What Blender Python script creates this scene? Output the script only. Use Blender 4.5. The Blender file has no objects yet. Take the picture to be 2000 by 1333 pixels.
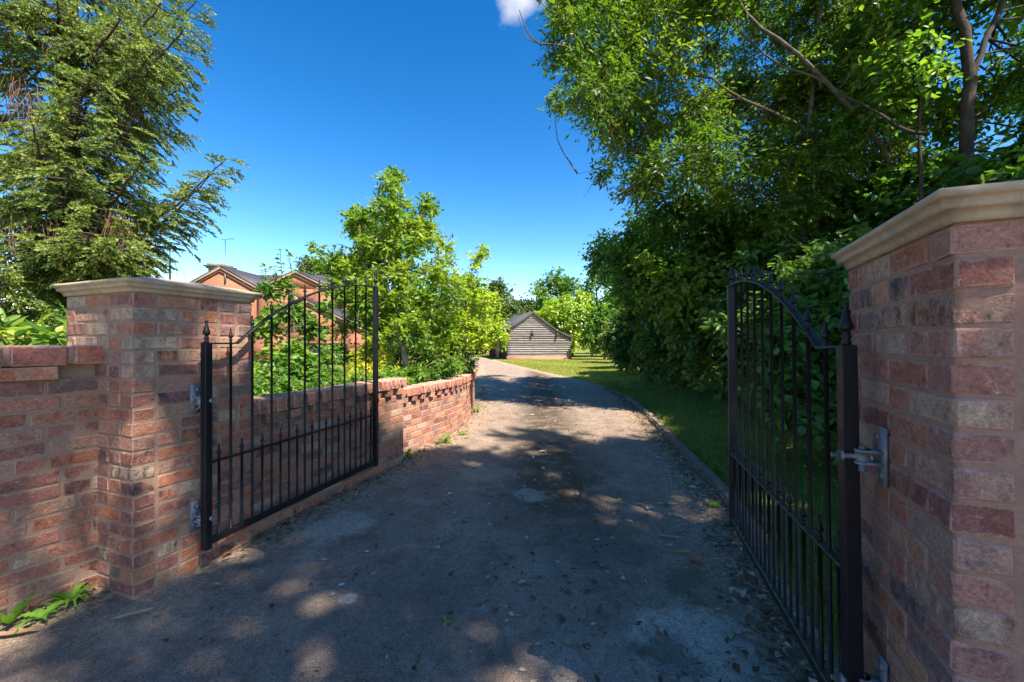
import bpy, bmesh, math, random
import numpy as np
from mathutils import Vector, Matrix, noise

# ------------------------------------------------------------------ camera, sky, sun
sc = bpy.context.scene
COL = sc.collection
F, CX, HY, EYE = 780.0, 1000.0, 668.0, 1.42
cam = bpy.data.cameras.new('camera'); cam.sensor_width = 36; cam.lens = 36*F/2000
cam.shift_y = (HY-666.5)/2000; cam.clip_start = 0.05; cam.clip_end = 2000
camo = bpy.data.objects.new('camera', cam); COL.objects.link(camo)
camo.location = (0, 0, EYE); camo.rotation_euler = (math.radians(90), 0, 0)
sc.camera = camo
SUN_AZ, SUN_EL = math.radians(135), math.radians(54)        # clockwise from +Y
SUND = Vector((math.sin(SUN_AZ)*math.cos(SUN_EL), math.cos(SUN_AZ)*math.cos(SUN_EL), math.sin(SUN_EL)))
w = bpy.data.worlds.new('World'); sc.world = w; w.use_nodes = True
nt = w.node_tree; nt.nodes.clear()
out = nt.nodes.new('ShaderNodeOutputWorld'); bg = nt.nodes.new('ShaderNodeBackground')
sky = nt.nodes.new('ShaderNodeTexSky'); sky.sky_type = 'NISHITA'; sky.sun_disc = False
sky.sun_elevation = SUN_EL; sky.sun_rotation = SUN_AZ
sky.air_density = 1.0; sky.dust_density = 0.25; sky.ozone_density = 2.0; sky.altitude = 300
hs = nt.nodes.new('ShaderNodeHueSaturation'); hs.inputs['Saturation'].default_value = 1.26; hs.inputs['Value'].default_value = .95; hs.inputs['Hue'].default_value = .501
gm = nt.nodes.new('ShaderNodeGamma'); gm.inputs['Gamma'].default_value = 1.3
nt.links.new(sky.outputs[0], gm.inputs['Color']); nt.links.new(gm.outputs[0], hs.inputs['Color'])
# one small fair-weather cloud, part of the sky
tc = nt.nodes.new('ShaderNodeTexCoord'); dp = nt.nodes.new('ShaderNodeVectorMath'); dp.operation = 'DISTANCE'
cdir = Vector((22/780, 1, 715/780)).normalized(); dp.inputs[1].default_value = cdir
nt.links.new(tc.outputs['Generated'], dp.inputs[0])
cn = nt.nodes.new('ShaderNodeTexNoise'); cn.inputs['Scale'].default_value = 16; cn.inputs['Detail'].default_value = 7
nt.links.new(tc.outputs['Generated'], cn.inputs['Vector'])
ma = nt.nodes.new('ShaderNodeMath'); ma.operation = 'MULTIPLY_ADD'; ma.inputs[1].default_value = -7.0
nt.links.new(dp.outputs['Value'], ma.inputs[0]); nt.links.new(cn.outputs['Fac'], ma.inputs[2])
mr = nt.nodes.new('ShaderNodeMapRange'); mr.inputs['From Min'].default_value = 0.02; mr.inputs['From Max'].default_value = 0.5
nt.links.new(ma.outputs[0], mr.inputs['Value'])
cm = nt.nodes.new('ShaderNodeMix'); cm.data_type = 'RGBA'; cm.inputs['B'].default_value = (3.6, 3.75, 4.1, 1)
tn = nt.nodes.new('ShaderNodeMix'); tn.data_type = 'RGBA'; tn.blend_type = 'MULTIPLY'; tn.inputs['Factor'].default_value = 1; tn.inputs['B'].default_value = (1.0, .82, .74, 1)
nt.links.new(hs.outputs[0], tn.inputs['A']); nt.links.new(mr.outputs[0], cm.inputs['Factor']); nt.links.new(tn.outputs['Result'], cm.inputs['A'])
nt.links.new(cm.outputs['Result'], bg.inputs['Color']); bg.inputs['Strength'].default_value = 0.05
nt.links.new(bg.outputs[0], out.inputs['Surface'])
sl = bpy.data.lights.new('sun', 'SUN'); sl.energy = 2.7; sl.angle = math.radians(0.53); sl.color = (1.0, 0.91, 0.78)
so = bpy.data.objects.new('sun', sl); COL.objects.link(so)
so.rotation_euler = SUND.to_track_quat('Z', 'Y').to_euler(); so.location = (8, -8, 20)
sc.view_settings.view_transform = 'Standard'; sc.view_settings.look = 'None'
sc.view_settings.gamma = 1; sc.view_settings.exposure = 2.4
sc.view_settings.use_curve_mapping = False
sc.cycles.max_bounces = 16; sc.cycles.diffuse_bounces = 8; sc.cycles.transmission_bounces = 8

# ------------------------------------------------------------------ helpers
def P(x, y, Z): return np.array([(x-CX)/F*Z, Z, EYE-(y-HY)/F*Z])
def G(x, y, z=0.0): return P(x, y, (EYE-z)*F/(y-HY))
R_ = np.random.default_rng

def emp(name, loc=(0,0,0), rz=0.0):
    o = bpy.data.objects.new(name, None); COL.objects.link(o); o.location = loc; o.rotation_euler = (0,0,rz)
    o.empty_display_size = 0.1
    return o
def tag(o, label=None, cat=None, group=None, kind=None):
    if label: o['label'] = label
    if cat: o['category'] = cat
    if group: o['group'] = group
    if kind: o['kind'] = kind
    return o
def link(name, me, parent=None, loc=None, rot=None):
    o = bpy.data.objects.new(name, me); COL.objects.link(o)
    if parent is not None: o.parent = parent
    if loc is not None: o.location = loc
    if rot is not None: o.rotation_euler = rot
    return o

class MB:
    """collects polygons, builds one mesh"""
    def __init__(s): s.V=[]; s.F=[]; s.T=[]; s.n=0; s.mi=[]
    def add(s, V, Fc, tint=None):
        V = np.asarray(V, float).reshape(-1,3)
        for f in (Fc if isinstance(Fc, list) and len(Fc) and isinstance(Fc[0], np.ndarray) else [np.asarray(Fc, int)]):
            if len(f): s.F.append(np.asarray(f, int)+s.n)
        s.V.append(V); s.n += len(V)
        t = np.zeros(len(V)) if tint is None else np.broadcast_to(np.asarray(tint, float), (len(V),))
        s.T.append(t)
        return s
    def box(s, x0, x1, y0, y1, z0, z1, M=None, tint=None):
        V = np.array([(x,y,z) for z in (z0,z1) for y in (y0,y1) for x in (x0,x1)], float)
        if M is not None: V = V@np.array(M.to_3x3()).T+np.array(M.translation)
        return s.add(V, np.array([(0,2,3,1),(4,5,7,6),(0,1,5,4),(2,6,7,3),(0,4,6,2),(1,3,7,5)]), tint)
    def tube(s, pts, rad, n=6, cap=True, tint=None):
        p = np.asarray(pts, float); m = len(p); rad = np.broadcast_to(np.asarray(rad, float), (m,))
        t = np.gradient(p, axis=0); t /= np.linalg.norm(t, axis=1)[:,None]+1e-9
        ref = np.array([0,0,1.]) if abs(t[:,2]).mean() < .8 else np.array([1.,0,0])
        a = np.cross(t, ref); a /= np.linalg.norm(a, axis=1)[:,None]+1e-9; b = np.cross(t, a)
        th = np.arange(n)*2*np.pi/n
        V = p[:,None,:]+rad[:,None,None]*(np.cos(th)[None,:,None]*a[:,None,:]+np.sin(th)[None,:,None]*b[:,None,:])
        i, j = np.meshgrid(np.arange(m-1), np.arange(n), indexing='ij')
        q = np.stack([i*n+j, i*n+(j+1)%n, (i+1)*n+(j+1)%n, (i+1)*n+j], -1).reshape(-1,4)
        fs = [q]
        if cap and n in (4,): fs += [np.array([range(n), [(m-1)*n+k for k in range(n)][::-1]])]
        elif cap:
            fs += [np.array([[0,k,k+1] for k in range(1,n-1)]), np.array([[(m-1)*n, (m-1)*n+k+1, (m-1)*n+k] for k in range(1,n-1)])]
        return s.add(V.reshape(-1,3), fs, tint)
    def lathe(s, prof, n=8, c=(0,0,0), ph=0.0):
        m = len(prof); th = np.arange(n)*2*np.pi/n+ph
        V = np.array([[(r*math.cos(a)+c[0], r*math.sin(a)+c[1], z+c[2]) for a in th] for r, z in prof]).reshape(-1,3)
        i, j = np.meshgrid(np.arange(m-1), np.arange(n), indexing='ij')
        q = np.stack([i*n+j, i*n+(j+1)%n, (i+1)*n+(j+1)%n, (i+1)*n+j], -1).reshape(-1,4)
        return s.add(V, q)
    def mesh(s, name, mat, smooth=False):
        me = bpy.data.meshes.new(name)
        V = np.concatenate(s.V); ns = [len(f.reshape(-1)) for f in s.F]
        me.vertices.add(len(V)); me.vertices.foreach_set('co', V.reshape(-1).astype(np.float32))
        loops = np.concatenate([f.reshape(-1) for f in s.F])
        sizes = np.concatenate([np.full(len(f), f.shape[1]) for f in s.F])
        me.loops.add(len(loops)); me.loops.foreach_set('vertex_index', loops.astype(np.int32))
        st = np.concatenate([[0], np.cumsum(sizes)[:-1]])
        me.polygons.add(len(sizes)); me.polygons.foreach_set('loop_start', st.astype(np.int32))
        me.polygons.foreach_set('loop_total', sizes.astype(np.int32))
        if smooth: me.polygons.foreach_set('use_smooth', np.ones(len(sizes), bool))
        at = me.attributes.new('tint', 'FLOAT', 'POINT'); at.data.foreach_set('value', np.concatenate(s.T).astype(np.float32))
        me.update(calc_edges=True)
        if mat: me.materials.append(mat)
        return me
    def build(s, name, mat, parent=None, smooth=False, loc=None, rot=None):
        return link(name, s.mesh(name, mat, smooth), parent, loc, rot)

def cr(pts, n):
    """catmull-rom resample of a polyline"""
    p = np.asarray(pts, float); k = len(p)
    if k < 3: return np.stack([p[0]+(p[-1]-p[0])*t for t in np.linspace(0,1,n)])
    q = np.vstack([2*p[0]-p[1], p, 2*p[-1]-p[-2]]); o = []
    for u in np.linspace(0, k-1-1e-6, n):
        i = int(u); t = u-i; a,b,c,d = q[i:i+4]
        o.append(.5*((2*b)+(-a+c)*t+(2*a-5*b+4*c-d)*t*t+(-a+3*b-3*c+d)*t**3))
    return np.array(o)
def nz(v): return v/(np.linalg.norm(v, axis=-1, keepdims=True)+1e-9)

# ------------------------------------------------------------------ materials
def newmat(name):
    m = bpy.data.materials.new(name); m.use_nodes = True; t = m.node_tree; t.nodes.clear()
    o = t.nodes.new('ShaderNodeOutputMaterial'); return m, t, o
class N:
    def __init__(s, t): s.t = t
    def __call__(s, typ, **kw):
        n = s.t.nodes.new('ShaderNode'+typ)
        for k, v in kw.items():
            if k in n.inputs: 
                try: n.inputs[k].default_value = v
                except Exception: pass
            else: setattr(n, k, v)
        return n
    def l(s, a, b): s.t.links.new(a, b)
    def noise(s, vec, scale, detail=4, rough=.55, dist=0):
        n = s('TexNoise'); n.inputs['Scale'].default_value = scale; n.inputs['Detail'].default_value = detail
        n.inputs['Roughness'].default_value = rough; n.inputs['Distortion'].default_value = dist
        if vec is not None: s.l(vec, n.inputs['Vector'])
        return n.outputs['Fac']
    def ramp(s, fac, stops, interp='LINEAR'):
        r = s('ValToRGB'); r.color_ramp.interpolation = interp; e = r.color_ramp.elements
        while len(e) < len(stops): e.new(0.5)
        for i, (p, c) in enumerate(stops):
            e[i].position = p; e[i].color = (*c, 1) if len(c) == 3 else c
        s.l(fac, r.inputs[0]); return r.outputs[0]
    def mask(s, fac, a, b):
        m = s('MapRange'); m.inputs['From Min'].default_value = a; m.inputs['From Max'].default_value = b
        s.l(fac, m.inputs['Value']); return m.outputs[0]
    def mix(s, fac, a, b, mode='MIX'):
        m = s('Mix'); m.data_type = 'RGBA'; m.blend_type = mode
        for k, v in (('Factor', fac), ('A', a), ('B', b)):
            if hasattr(v, 'is_linked') or hasattr(v, 'node'): s.l(v, m.inputs[k])
            else: m.inputs[k].default_value = v if k == 'Factor' else (*v, 1)
        return m.outputs['Result']
    def math(s, op, a, b=None, c=None):
        m = s('Math'); m.operation = op
        for i, v in enumerate((a, b, c)):
            if v is None: continue
            if hasattr(v, 'node'): s.l(v, m.inputs[i])
            else: m.inputs[i].default_value = v
        return m.outputs[0]
    def bump(s, h, strength=.3, dist=.01):
        b = s('Bump'); b.inputs['Strength'].default_value = strength; b.inputs['Distance'].default_value = dist
        s.l(h, b.inputs['Height']); return b.outputs[0]
    def mapv(s, vec, sc=(1,1,1), loc=None):
        m = s('Mapping'); m.inputs['Scale'].default_value = sc; s.l(vec, m.inputs['Vector'])
        if loc is not None: s.l(loc, m.inputs['Location'])
        return m.outputs[0]

def simple(name, col, rough=.7, metal=0.0, var=.25, nscale=8, bump=.0, spec=.5, coord='Object'):
    m, t, o = newmat(name); n = N(t); c = n('TexCoord').outputs[coord]
    f = n.noise(c, nscale, 6, .6)
    a = tuple(x*(1-var) for x in col); b = tuple(min(1, x*(1+var)) for x in col)
    p = n('BsdfPrincipled'); n.l(n.ramp(f, [(.3, a), (.7, b)]), p.inputs['Base Color'])
    p.inputs['Roughness'].default_value = rough; p.inputs['Metallic'].default_value = metal
    p.inputs['Specular IOR Level'].default_value = spec
    if bump: n.l(n.bump(n.noise(c, nscale*6, 4), bump, .01), p.inputs['Normal'])
    n.l(p.outputs[0], o.inputs[0]); return m

def leafmat(name, stops, trans=.38, rough=.45, tgain=1.5, spec=.35, gain=1.2):
    m, t, o = newmat(name); n = N(t); a = n('Attribute'); a.attribute_name = 'tint'
    k = len(stops); col = n.ramp(a.outputs['Fac'], [(i/(k-1), tuple(gain*x for x in c)) for i, c in enumerate(stops)])
    p = n('BsdfPrincipled'); n.l(col, p.inputs['Base Color']); p.inputs['Roughness'].default_value = rough
    p.inputs['Specular IOR Level'].default_value = spec
    tr = n('BsdfTranslucent'); tc = n.mix(1.0, col, (1.15*tgain, 1.25*tgain, .45*tgain), 'MULTIPLY'); n.l(tc, tr.inputs['Color'])
    mx = n('MixShader'); mx.inputs[0].default_value = trans; n.l(p.outputs[0], mx.inputs[1]); n.l(tr.outputs[0], mx.inputs[2])
    n.l(mx.outputs[0], o.inputs[0]); return m

def brickmat(name, cols, smear=(.46,.30,.235), smear_amt=.5, gain=1.12, edge_amt=.85):
    m, t, o = newmat(name); n = N(t)
    oi = n('ObjectInfo'); rnd = oi.outputs['Random']; oc = n('TexCoord').outputs['Object']
    cb = n('CombineXYZ'); k = n.math('MULTIPLY', rnd, 57.3); n.l(k, cb.inputs[0]); n.l(n.math('MULTIPLY', rnd, 31.7), cb.inputs[1]); n.l(k, cb.inputs[2])
    v = n.mapv(oc, (1,1,1), cb.outputs[0])
    vs = n.mapv(oc, (1.0,1.0,.35), cb.outputs[0])
    K = len(cols); stops = [(i/K, c) for i, c in enumerate(cols)]
    base = n.ramp(rnd, stops, 'CONSTANT')
    second = n.ramp(n.math('FRACT', n.math('MULTIPLY', rnd, 7.31)), stops, 'CONSTANT')
    patch = n.mask(n.noise(vs, 15, 4, .6, .3), .44, .68)
    c = n.mix(n.math('MULTIPLY', patch, .75), base, second)
    f1 = n.noise(v, 38, 6, .65)
    c = n.mix(1.0, c, n.ramp(f1, [(.25, (.42,.40,.39)), (.45, (.95,.95,.95)), (.6, (1.1,1.08,1.06)), (.78, (1.55,1.48,1.42))]), 'MULTIPLY')
    f2 = n.noise(v, 120, 5, .75); c = n.mix(1.0, c, n.ramp(f2, [(.3,(.6,.58,.57)), (.5,(1.02,1.02,1.02)), (.72,(1.6,1.55,1.5))]), 'MULTIPLY')
    # lime and mortar smears
    s1 = n.mask(n.noise(n.mapv(oc, (1,1,1.6), cb.outputs[0]), 17, 6, .7, .6), .50, .72)
    c = n.mix(n.math('MULTIPLY', s1, smear_amt), c, smear)
    tcn = n('TexCoord'); gx_ = n('SeparateXYZ'); n.l(tcn.outputs['Generated'], gx_.inputs[0]); nx_ = n('SeparateXYZ'); n.l(tcn.outputs['Normal'], nx_.inputs[0])
    def edge(s_, k_): return n.math('MULTIPLY', n.math('MINIMUM', s_, n.math('SUBTRACT', 1.0, s_)), k_)
    isx = n.mask(n.math('ABSOLUTE', nx_.outputs[0]), .6, .75)
    ex_ = n.math('ADD', n.math('MULTIPLY', edge(gx_.outputs[0], .2), n.math('SUBTRACT', 1.0, isx)), n.math('MULTIPLY', edge(gx_.outputs[1], .105), isx))
    ee = n.math('MINIMUM', ex_, edge(gx_.outputs[2], .07))
    wob = n.math('SUBTRACT', n.math('MULTIPLY', n.noise(v, 24, 6, .7, .4), .036), .0125)
    c = n.mix(n.math('MULTIPLY', n.mask(n.math('SUBTRACT', ee, wob), .003, -.001), edge_amt), c, smear)
    pale = n.mask(n.noise(v, 30, 8, .8, .3), .58, .68)
    c = n.mix(n.math('MULTIPLY', pale, .45), c, (.62,.53,.49))
    # soot on some bricks only
    sel = n.mask(n.math('FRACT', n.math('MULTIPLY', rnd, 23.17)), .80, .86)
    soot = n.math('MULTIPLY', sel, n.mask(n.noise(n.mapv(oc, (1,1,.5), cb.outputs[0]), 30, 8, .75), .44, .62))
    c = n.mix(n.math('MULTIPLY', soot, .85), c, (.028,.026,.027))
    c = n.mix(1.0, c, (gain,)*3, 'MULTIPLY')
    p = n('BsdfPrincipled'); n.l(c, p.inputs['Base Color']); p.inputs['Roughness'].default_value = .88
    p.inputs['Specular IOR Level'].default_value = .25
    h = n.math('ADD', n.noise(v, 45, 6, .7), n.math('MULTIPLY', n.noise(v, 170, 3, .6), .4))
    n.l(n.bump(h, 1.0, .011), p.inputs['Normal']); n.l(p.outputs[0], o.inputs[0]); return m

def mortarmat(name, c1, c2):
    m, t, o = newmat(name); n = N(t); c = n('TexCoord').outputs['Object']
    f = n.noise(c, 7, 7, .65); g = n.noise(c, 90, 4, .6)
    col = n.mix(1.0, n.ramp(f, [(.3, c1), (.7, c2)]), n.ramp(g, [(.3,(.86,.86,.86)), (.7,(1.12,1.12,1.12))]), 'MULTIPLY')
    p = n('BsdfPrincipled'); n.l(col, p.inputs['Base Color']); p.inputs['Roughness'].default_value = .95
    p.inputs['Specular IOR Level'].default_value = .15
    n.l(n.bump(n.math('ADD', n.noise(c, 40, 6, .6), g), .45, .004), p.inputs['Normal']); n.l(p.outputs[0], o.inputs[0]); return m

M = {}
WARM = [(.31,.115,.068),(.25,.105,.075),(.34,.155,.09),(.22,.095,.075),(.36,.13,.065),(.30,.185,.12),(.19,.085,.068),(.33,.14,.095),(.27,.115,.082),(.31,.17,.12),(.15,.11,.095),(.37,.27,.185)]
PINK = [(.27,.105,.075),(.32,.155,.115),(.20,.075,.06),(.36,.17,.10),(.29,.13,.10),(.18,.07,.055),(.38,.21,.12),(.26,.13,.11),(.33,.125,.075),(.35,.20,.15),(.17,.125,.115),(.36,.25,.18)]
M['brick_warm'] = brickmat('reclaimed_brick_warm', WARM, (.34,.21,.14), .45)
M['brick_pink'] = brickmat('reclaimed_brick_pink', PINK, (.38,.23,.175), .42)
M['brick_red'] = brickmat('red_coping_brick', [(.36,.12,.07),(.30,.10,.065),(.40,.15,.085),(.26,.10,.075),(.38,.165,.11)], (.44,.28,.21), .3)
M['mortar_warm'] = mortarmat('mortar_brown', (.235,.148,.104), (.32,.208,.15))
M['mortar_pink'] = mortarmat('mortar_pink', (.25,.14,.10), (.33,.195,.145))
def ironmat():
    m, t, o = newmat('black_painted_iron'); n = N(t); c = n('TexCoord').outputs['Object']
    col = n.ramp(n.noise(c, 14, 8, .75), [(.4,(.006,.007,.009)), (.62,(.011,.011,.012)), (.74,(.040,.033,.027))])
    ru = n.mask(n.noise(c, 33, 6, .7), .68, .74); col = n.mix(n.math('MULTIPLY', ru, .7), col, (.075,.035,.02))
    p = n('BsdfPrincipled'); n.l(col, p.inputs['Base Color']); p.inputs['Specular IOR Level'].default_value = .3
    n.l(n.ramp(n.noise(c, 9, 5, .6), [(.3,(.34,)*3), (.7,(.6,)*3)]), p.inputs['Roughness']); n.l(n.bump(n.noise(c, 90, 4), .15, .004), p.inputs['Normal'])
    n.l(p.outputs[0], o.inputs[0]); return m
M['iron'] = ironmat()
# mossy painted rail: green growth on upward faces
def ironmoss():
    m, t, o = newmat('mossy_black_iron'); n = N(t); c = n('TexCoord').outputs['Object']
    g = n('NewGeometry').outputs['Normal']; sx = n('SeparateXYZ'); n.l(g, sx.inputs[0])
    up = n.mask(sx.outputs[2], .2, .8); f = n.mask(n.noise(c, 26, 7, .7), .32, .62)
    col = n.mix(n.math('MULTIPLY', up, f), (.007,.008,.010), (.07,.085,.04))
    p = n('BsdfPrincipled'); n.l(col, p.inputs['Base Color']); p.inputs['Roughness'].default_value = .5
    n.l(p.outputs[0], o.inputs[0]); return m
M['ironmoss'] = ironmoss()
M['galv'] = simple('galvanised_steel', (.20,.215,.23), .6, .3, .3, 40, .15)
def stonemat():
    m, t, o = newmat('cast_stone'); n = N(t); c = n('TexCoord').outputs['Object']
    col = n.ramp(n.noise(c, 6, 7, .7), [(.3,(.34,.25,.165)), (.7,(.47,.36,.25))])
    st = n.mask(n.noise(n.mapv(c, (1,1,.25)), 16, 8, .7, .3), .50, .68); col = n.mix(n.math('MULTIPLY', st, .55), col, (.19,.145,.10))
    li = n.mask(n.noise(c, 42, 6, .7), .66, .72); col = n.mix(n.math('MULTIPLY', li, .6), col, (.12,.105,.08))
    p = n('BsdfPrincipled'); n.l(col, p.inputs['Base Color']); p.inputs['Roughness'].default_value = .85
    n.l(n.bump(n.noise(c, 70, 5, .7), .4, .005), p.inputs['Normal']); n.l(p.outputs[0], o.inputs[0]); return m
M['stone'] = stonemat()
M['barkgrey'] = simple('grey_bark', (.095,.075,.055), .9, 0, .5, 9, .8, .2)
M['barkdark'] = simple('dark_bark', (.045,.034,.026), .9, 0, .5, 9, .8, .2)
M['barkpale'] = simple('pale_bark', (.33,.25,.16), .85, 0, .4, 12, .6, .2)
M['deadtwig'] = simple('dead_brown_twigs', (.15,.085,.05), .9, 0, .4, 12, 0, .2)

# ------------------------------------------------------------------ ground and driveway
LEFT = np.array([(-9,-9),(-3,-5.5),(0,-3.85),(2.1,-2.68),(2.3,-2.45),(2.9,-1.95),(4.7,-1.40),(6.2,-1.0),(8.3,-.85),(14,-1.15),(20,-1.7),(26,-2.4),(32,-4.4),(44,-10)])
RIGHT = np.array([(-9,9),(0,5),(.9,2.2),(1.3,1.35),(1.6,1.34),(2.95,1.72),(3.49,1.90),(5.22,2.17),(7.19,2.49),(9.08,2.79),(11.5,2.95),(14.4,2.65),(18,1.7),(22,.7),(25,0),(28,-.75),(31,-1.2),(36,-3.0),(44,-6)])
def eL(y): return np.interp(y, LEFT[:,0], LEFT[:,1])
def eR(y): return np.interp(y, RIGHT[:,0], RIGHT[:,1])
def gz(x, y):
    x = np.asarray(x, float); y = np.asarray(y, float); d = x-eR(y)
    base = np.where(d > 0.02, .015+np.clip(d-.1, 0, 6)*.075*np.clip((24-y)/9, 0, 1), -.06)
    base = np.where(y > 45, 0.0, base); base = np.where((y < 1.5), np.minimum(base, -.05), base)
    lf = eL(y)-x
    base = np.where(lf > 0.05, np.where(y > 9, .0, -.05), base)
    return base+.012*np.sin(x*3.1+y*1.7)*(d > .2)

def groundmat():
    m, t, o = newmat('grass_ground'); n = N(t); c = n('TexCoord').outputs['Object']
    a = n.noise(c, .9, 6, .65); b = n.noise(c, 14, 6, .7); g = n.noise(c, 90, 3, .7)
    col = n.ramp(b, [(.3,(.09,.115,.02)), (.5,(.16,.185,.032)), (.72,(.24,.24,.06))])
    col = n.mix(n.mask(a, .52, .72), col, (.26,.24,.075))
    col = n.mix(1.0, col, n.ramp(g, [(.3,(.6,.6,.6)), (.7,(1.35,1.35,1.35))]), 'MULTIPLY')
    p = n('BsdfPrincipled'); n.l(col, p.inputs['Base Color']); p.inputs['Roughness'].default_value = .95
    p.inputs['Specular IOR Level'].default_value = .1
    n.l(n.bump(g, .9, .03), p.inputs['Normal']); n.l(p.outputs[0], o.inputs[0]); return m
M['ground'] = groundmat()
xs = np.concatenate([[-500,-250,-120,-60,-35,-22,-15], np.arange(-11,11,.16), [11,15,22,35,60,120,250,500]])
ys = np.concatenate([[-300,-120,-50,-25,-14], np.arange(-9,20,.16), np.arange(20,46,.5), [46,60,90,150,300,700]])
X, Y = np.meshgrid(xs, ys); Zg = gz(X, Y)
V = np.stack([X, Y, Zg], -1).reshape(-1,3); nx = len(xs); ny = len(ys)
i, j = np.meshgrid(np.arange(ny-1), np.arange(nx-1), indexing='ij')
q = np.stack([i*nx+j, i*nx+j+1, (i+1)*nx+j+1, (i+1)*nx+j], -1).reshape(-1,4)
tag(MB().add(V, q).build('ground', M['ground'], smooth=True), 'grassy ground on both sides of the driveway', kind='structure')

def asphalt():
    m, t, o = newmat('worn_asphalt'); n = N(t); c = n('TexCoord').outputs['Object']
    at = n('Attribute'); at.attribute_name = 'tint'; e = at.outputs['Fac']          # metres to the nearest edge
    big = n.noise(c, .55, 5, .6); mid = n.noise(c, 3.2, 8, .7, .3); fine = n.noise(c, 120, 3, .7); grit = n.noise(c, 330, 2, .6)
    col = n.ramp(mid, [(.25,(.10,.072,.053)), (.42,(.215,.158,.118)), (.58,(.285,.212,.16)), (.75,(.43,.33,.25))])
    col = n.mix(n.mask(big, .48, .66), col, (.27,.21,.165))
    sx = n('SeparateXYZ'); n.l(c, sx.inputs[0])
    # moss and dirt band between the wheel tracks
    mid_x = n.math('ABSOLUTE', n.math('SUBTRACT', sx.outputs[0], n.math('MULTIPLY_ADD', sx.outputs[1], .055, .22)))
    band = n.math('MULTIPLY', n.mask(mid_x, .70, .2), n.mask(n.noise(c, 3.4, 9, .78), .36, .50))
    far = n.mask(sx.outputs[1], 2.6, 3.6)
    col = n.mix(n.math('MULTIPLY', n.math('MULTIPLY', band, far), .88), col, (.062,.046,.024))
    # dry soil and litter at the edges, ragged
    ed = n.math('ADD', e, n.math('MULTIPLY', n.math('SUBTRACT', n.noise(c, 4.5, 8, .75), .5), .9))
    dirt = n.math('MULTIPLY', n.mask(ed, .58, .22), .95)
    dcol = n.ramp(n.noise(c, 22, 7, .75), [(.30,(.05,.031,.019)), (.44,(.22,.15,.10)), (.56,(.42,.305,.21)), (.72,(.62,.49,.37))])
    col = n.mix(dirt, col, dcol)
    # pale scuffed, cement-like patches
    pale = n.mask(n.noise(c, 1.25, 9, .72, .5), .60, .74)
    col = n.mix(n.math('MULTIPLY', pale, .6), col, (.46,.38,.31))
    dk = n.mask(n.noise(c, 1.7, 8, .7, .7), .36, .27)
    col = n.mix(n.math('MULTIPLY', dk, .7), col, (.06,.048,.036))
    def spot(cx_, cy_, r_, colr, amt, nsc=5.0):
        d = n('VectorMath'); d.operation = 'DISTANCE'; n.l(c, d.inputs[0]); d.inputs[1].default_value = (cx_, cy_, 0)
        v_ = n.math('ADD', d.outputs['Value'], n.math('MULTIPLY', n.math('SUBTRACT', n.noise(c, nsc, 8, .72, .4), .5), r_*2.4))
        return n.mix(n.math('MULTIPLY', n.mask(v_, r_, r_*.62), amt), col, colr)
    for a_ in ((.86,1.88,.34,(.50,.42,.35),.75), (.72,1.80,.16,(.06,.048,.036),.6,9.0), (1.05,2.35,.22,(.09,.072,.042),.6,9.0), (-1.35,3.05,.30,(.50,.40,.31),.6), (-.9,2.2,.05,(.62,.58,.54),.8), (.15,3.7,.18,(.42,.37,.33),.6), (-.25,4.3,.35,(.36,.28,.21),.6), (.6,2.75,.4,(.13,.10,.082),.6), (-.55,2.15,.55,(.15,.12,.10),.5), (1.25,2.2,.22,(.30,.22,.15),.7), (-1.9,2.05,.25,(.42,.30,.20),.85), (.5,6.2,.6,(.30,.23,.17),.6), (.35,1.7,.3,(.30,.25,.21),.55)):
        col = spot(*a_)
    col = n.mix(1.0, col, n.ramp(fine, [(.28,(.40,.40,.41)), (.5,(1,1,1)), (.72,(1.7,1.66,1.62))]), 'MULTIPLY')
    col = n.mix(1.0, col, n.ramp(n.noise(c, 28, 5, .75), [(.3,(.72,.72,.73)), (.5,(1,1,1)), (.7,(1.3,1.28,1.26))]), 'MULTIPLY')
    sp = n.mask(grit, .66, .72); col = n.mix(n.math('MULTIPLY', sp, .7), col, (.50,.45,.40))
    lich = n.mask(n.noise(c, 9, 4, .6, .2), .735, .76); col = n.mix(n.math('MULTIPLY', lich, .75), col, (.52,.49,.44))
    mossy = n.mask(n.noise(c, 6.3, 6, .7, .5), .70, .76); col = n.mix(n.math('MULTIPLY', mossy, .8), col, (.045,.055,.018))
    p = n('BsdfPrincipled'); n.l(col, p.inputs['Base Color']); p.inputs['Roughness'].default_value = .9
    p.inputs['Specular IOR Level'].default_value = .3
    h = n.math('ADD', n.math('MULTIPLY', fine, .8), n.math('MULTIPLY', grit, .5)); h = n.math('ADD', h, n.math('MULTIPLY', mid, 2.0))
    n.l(n.bump(h, 1.0, .014), p.inputs['Normal']); n.l(p.outputs[0], o.inputs[0]); return m
M['asphalt'] = asphalt()
yy = np.concatenate([np.arange(-9,-1,.5), np.arange(-1,12,.1), np.arange(12,44,.4)]); uu = np.linspace(0,1,61)
XL = eL(yy)-.10; XR = eR(yy)+.06
GX = XL[:,None]+(XR-XL)[:,None]*uu[None]; GY = np.repeat(yy[:,None], 61, 1)
ED = np.minimum(GX-eL(yy)[:,None], eR(yy)[:,None]-GX)
GZ = .01*np.sin(GX*1.3+GY*.7)*np.clip(ED,0,1)+.02*np.clip(.12-ED,0,.12)
GZ = np.minimum(GZ, .012)
i, j = np.meshgrid(np.arange(len(yy)-1), np.arange(60), indexing='ij')
q = np.stack([i*61+j, i*61+j+1, (i+1)*61+j+1, (i+1)*61+j], -1).reshape(-1,4)
tag(MB().add(np.stack([GX,GY,GZ],-1), q, ED.reshape(-1)).build('driveway', M['asphalt'], smooth=True), 'worn dark asphalt driveway curving left to the barn', kind='structure')

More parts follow.
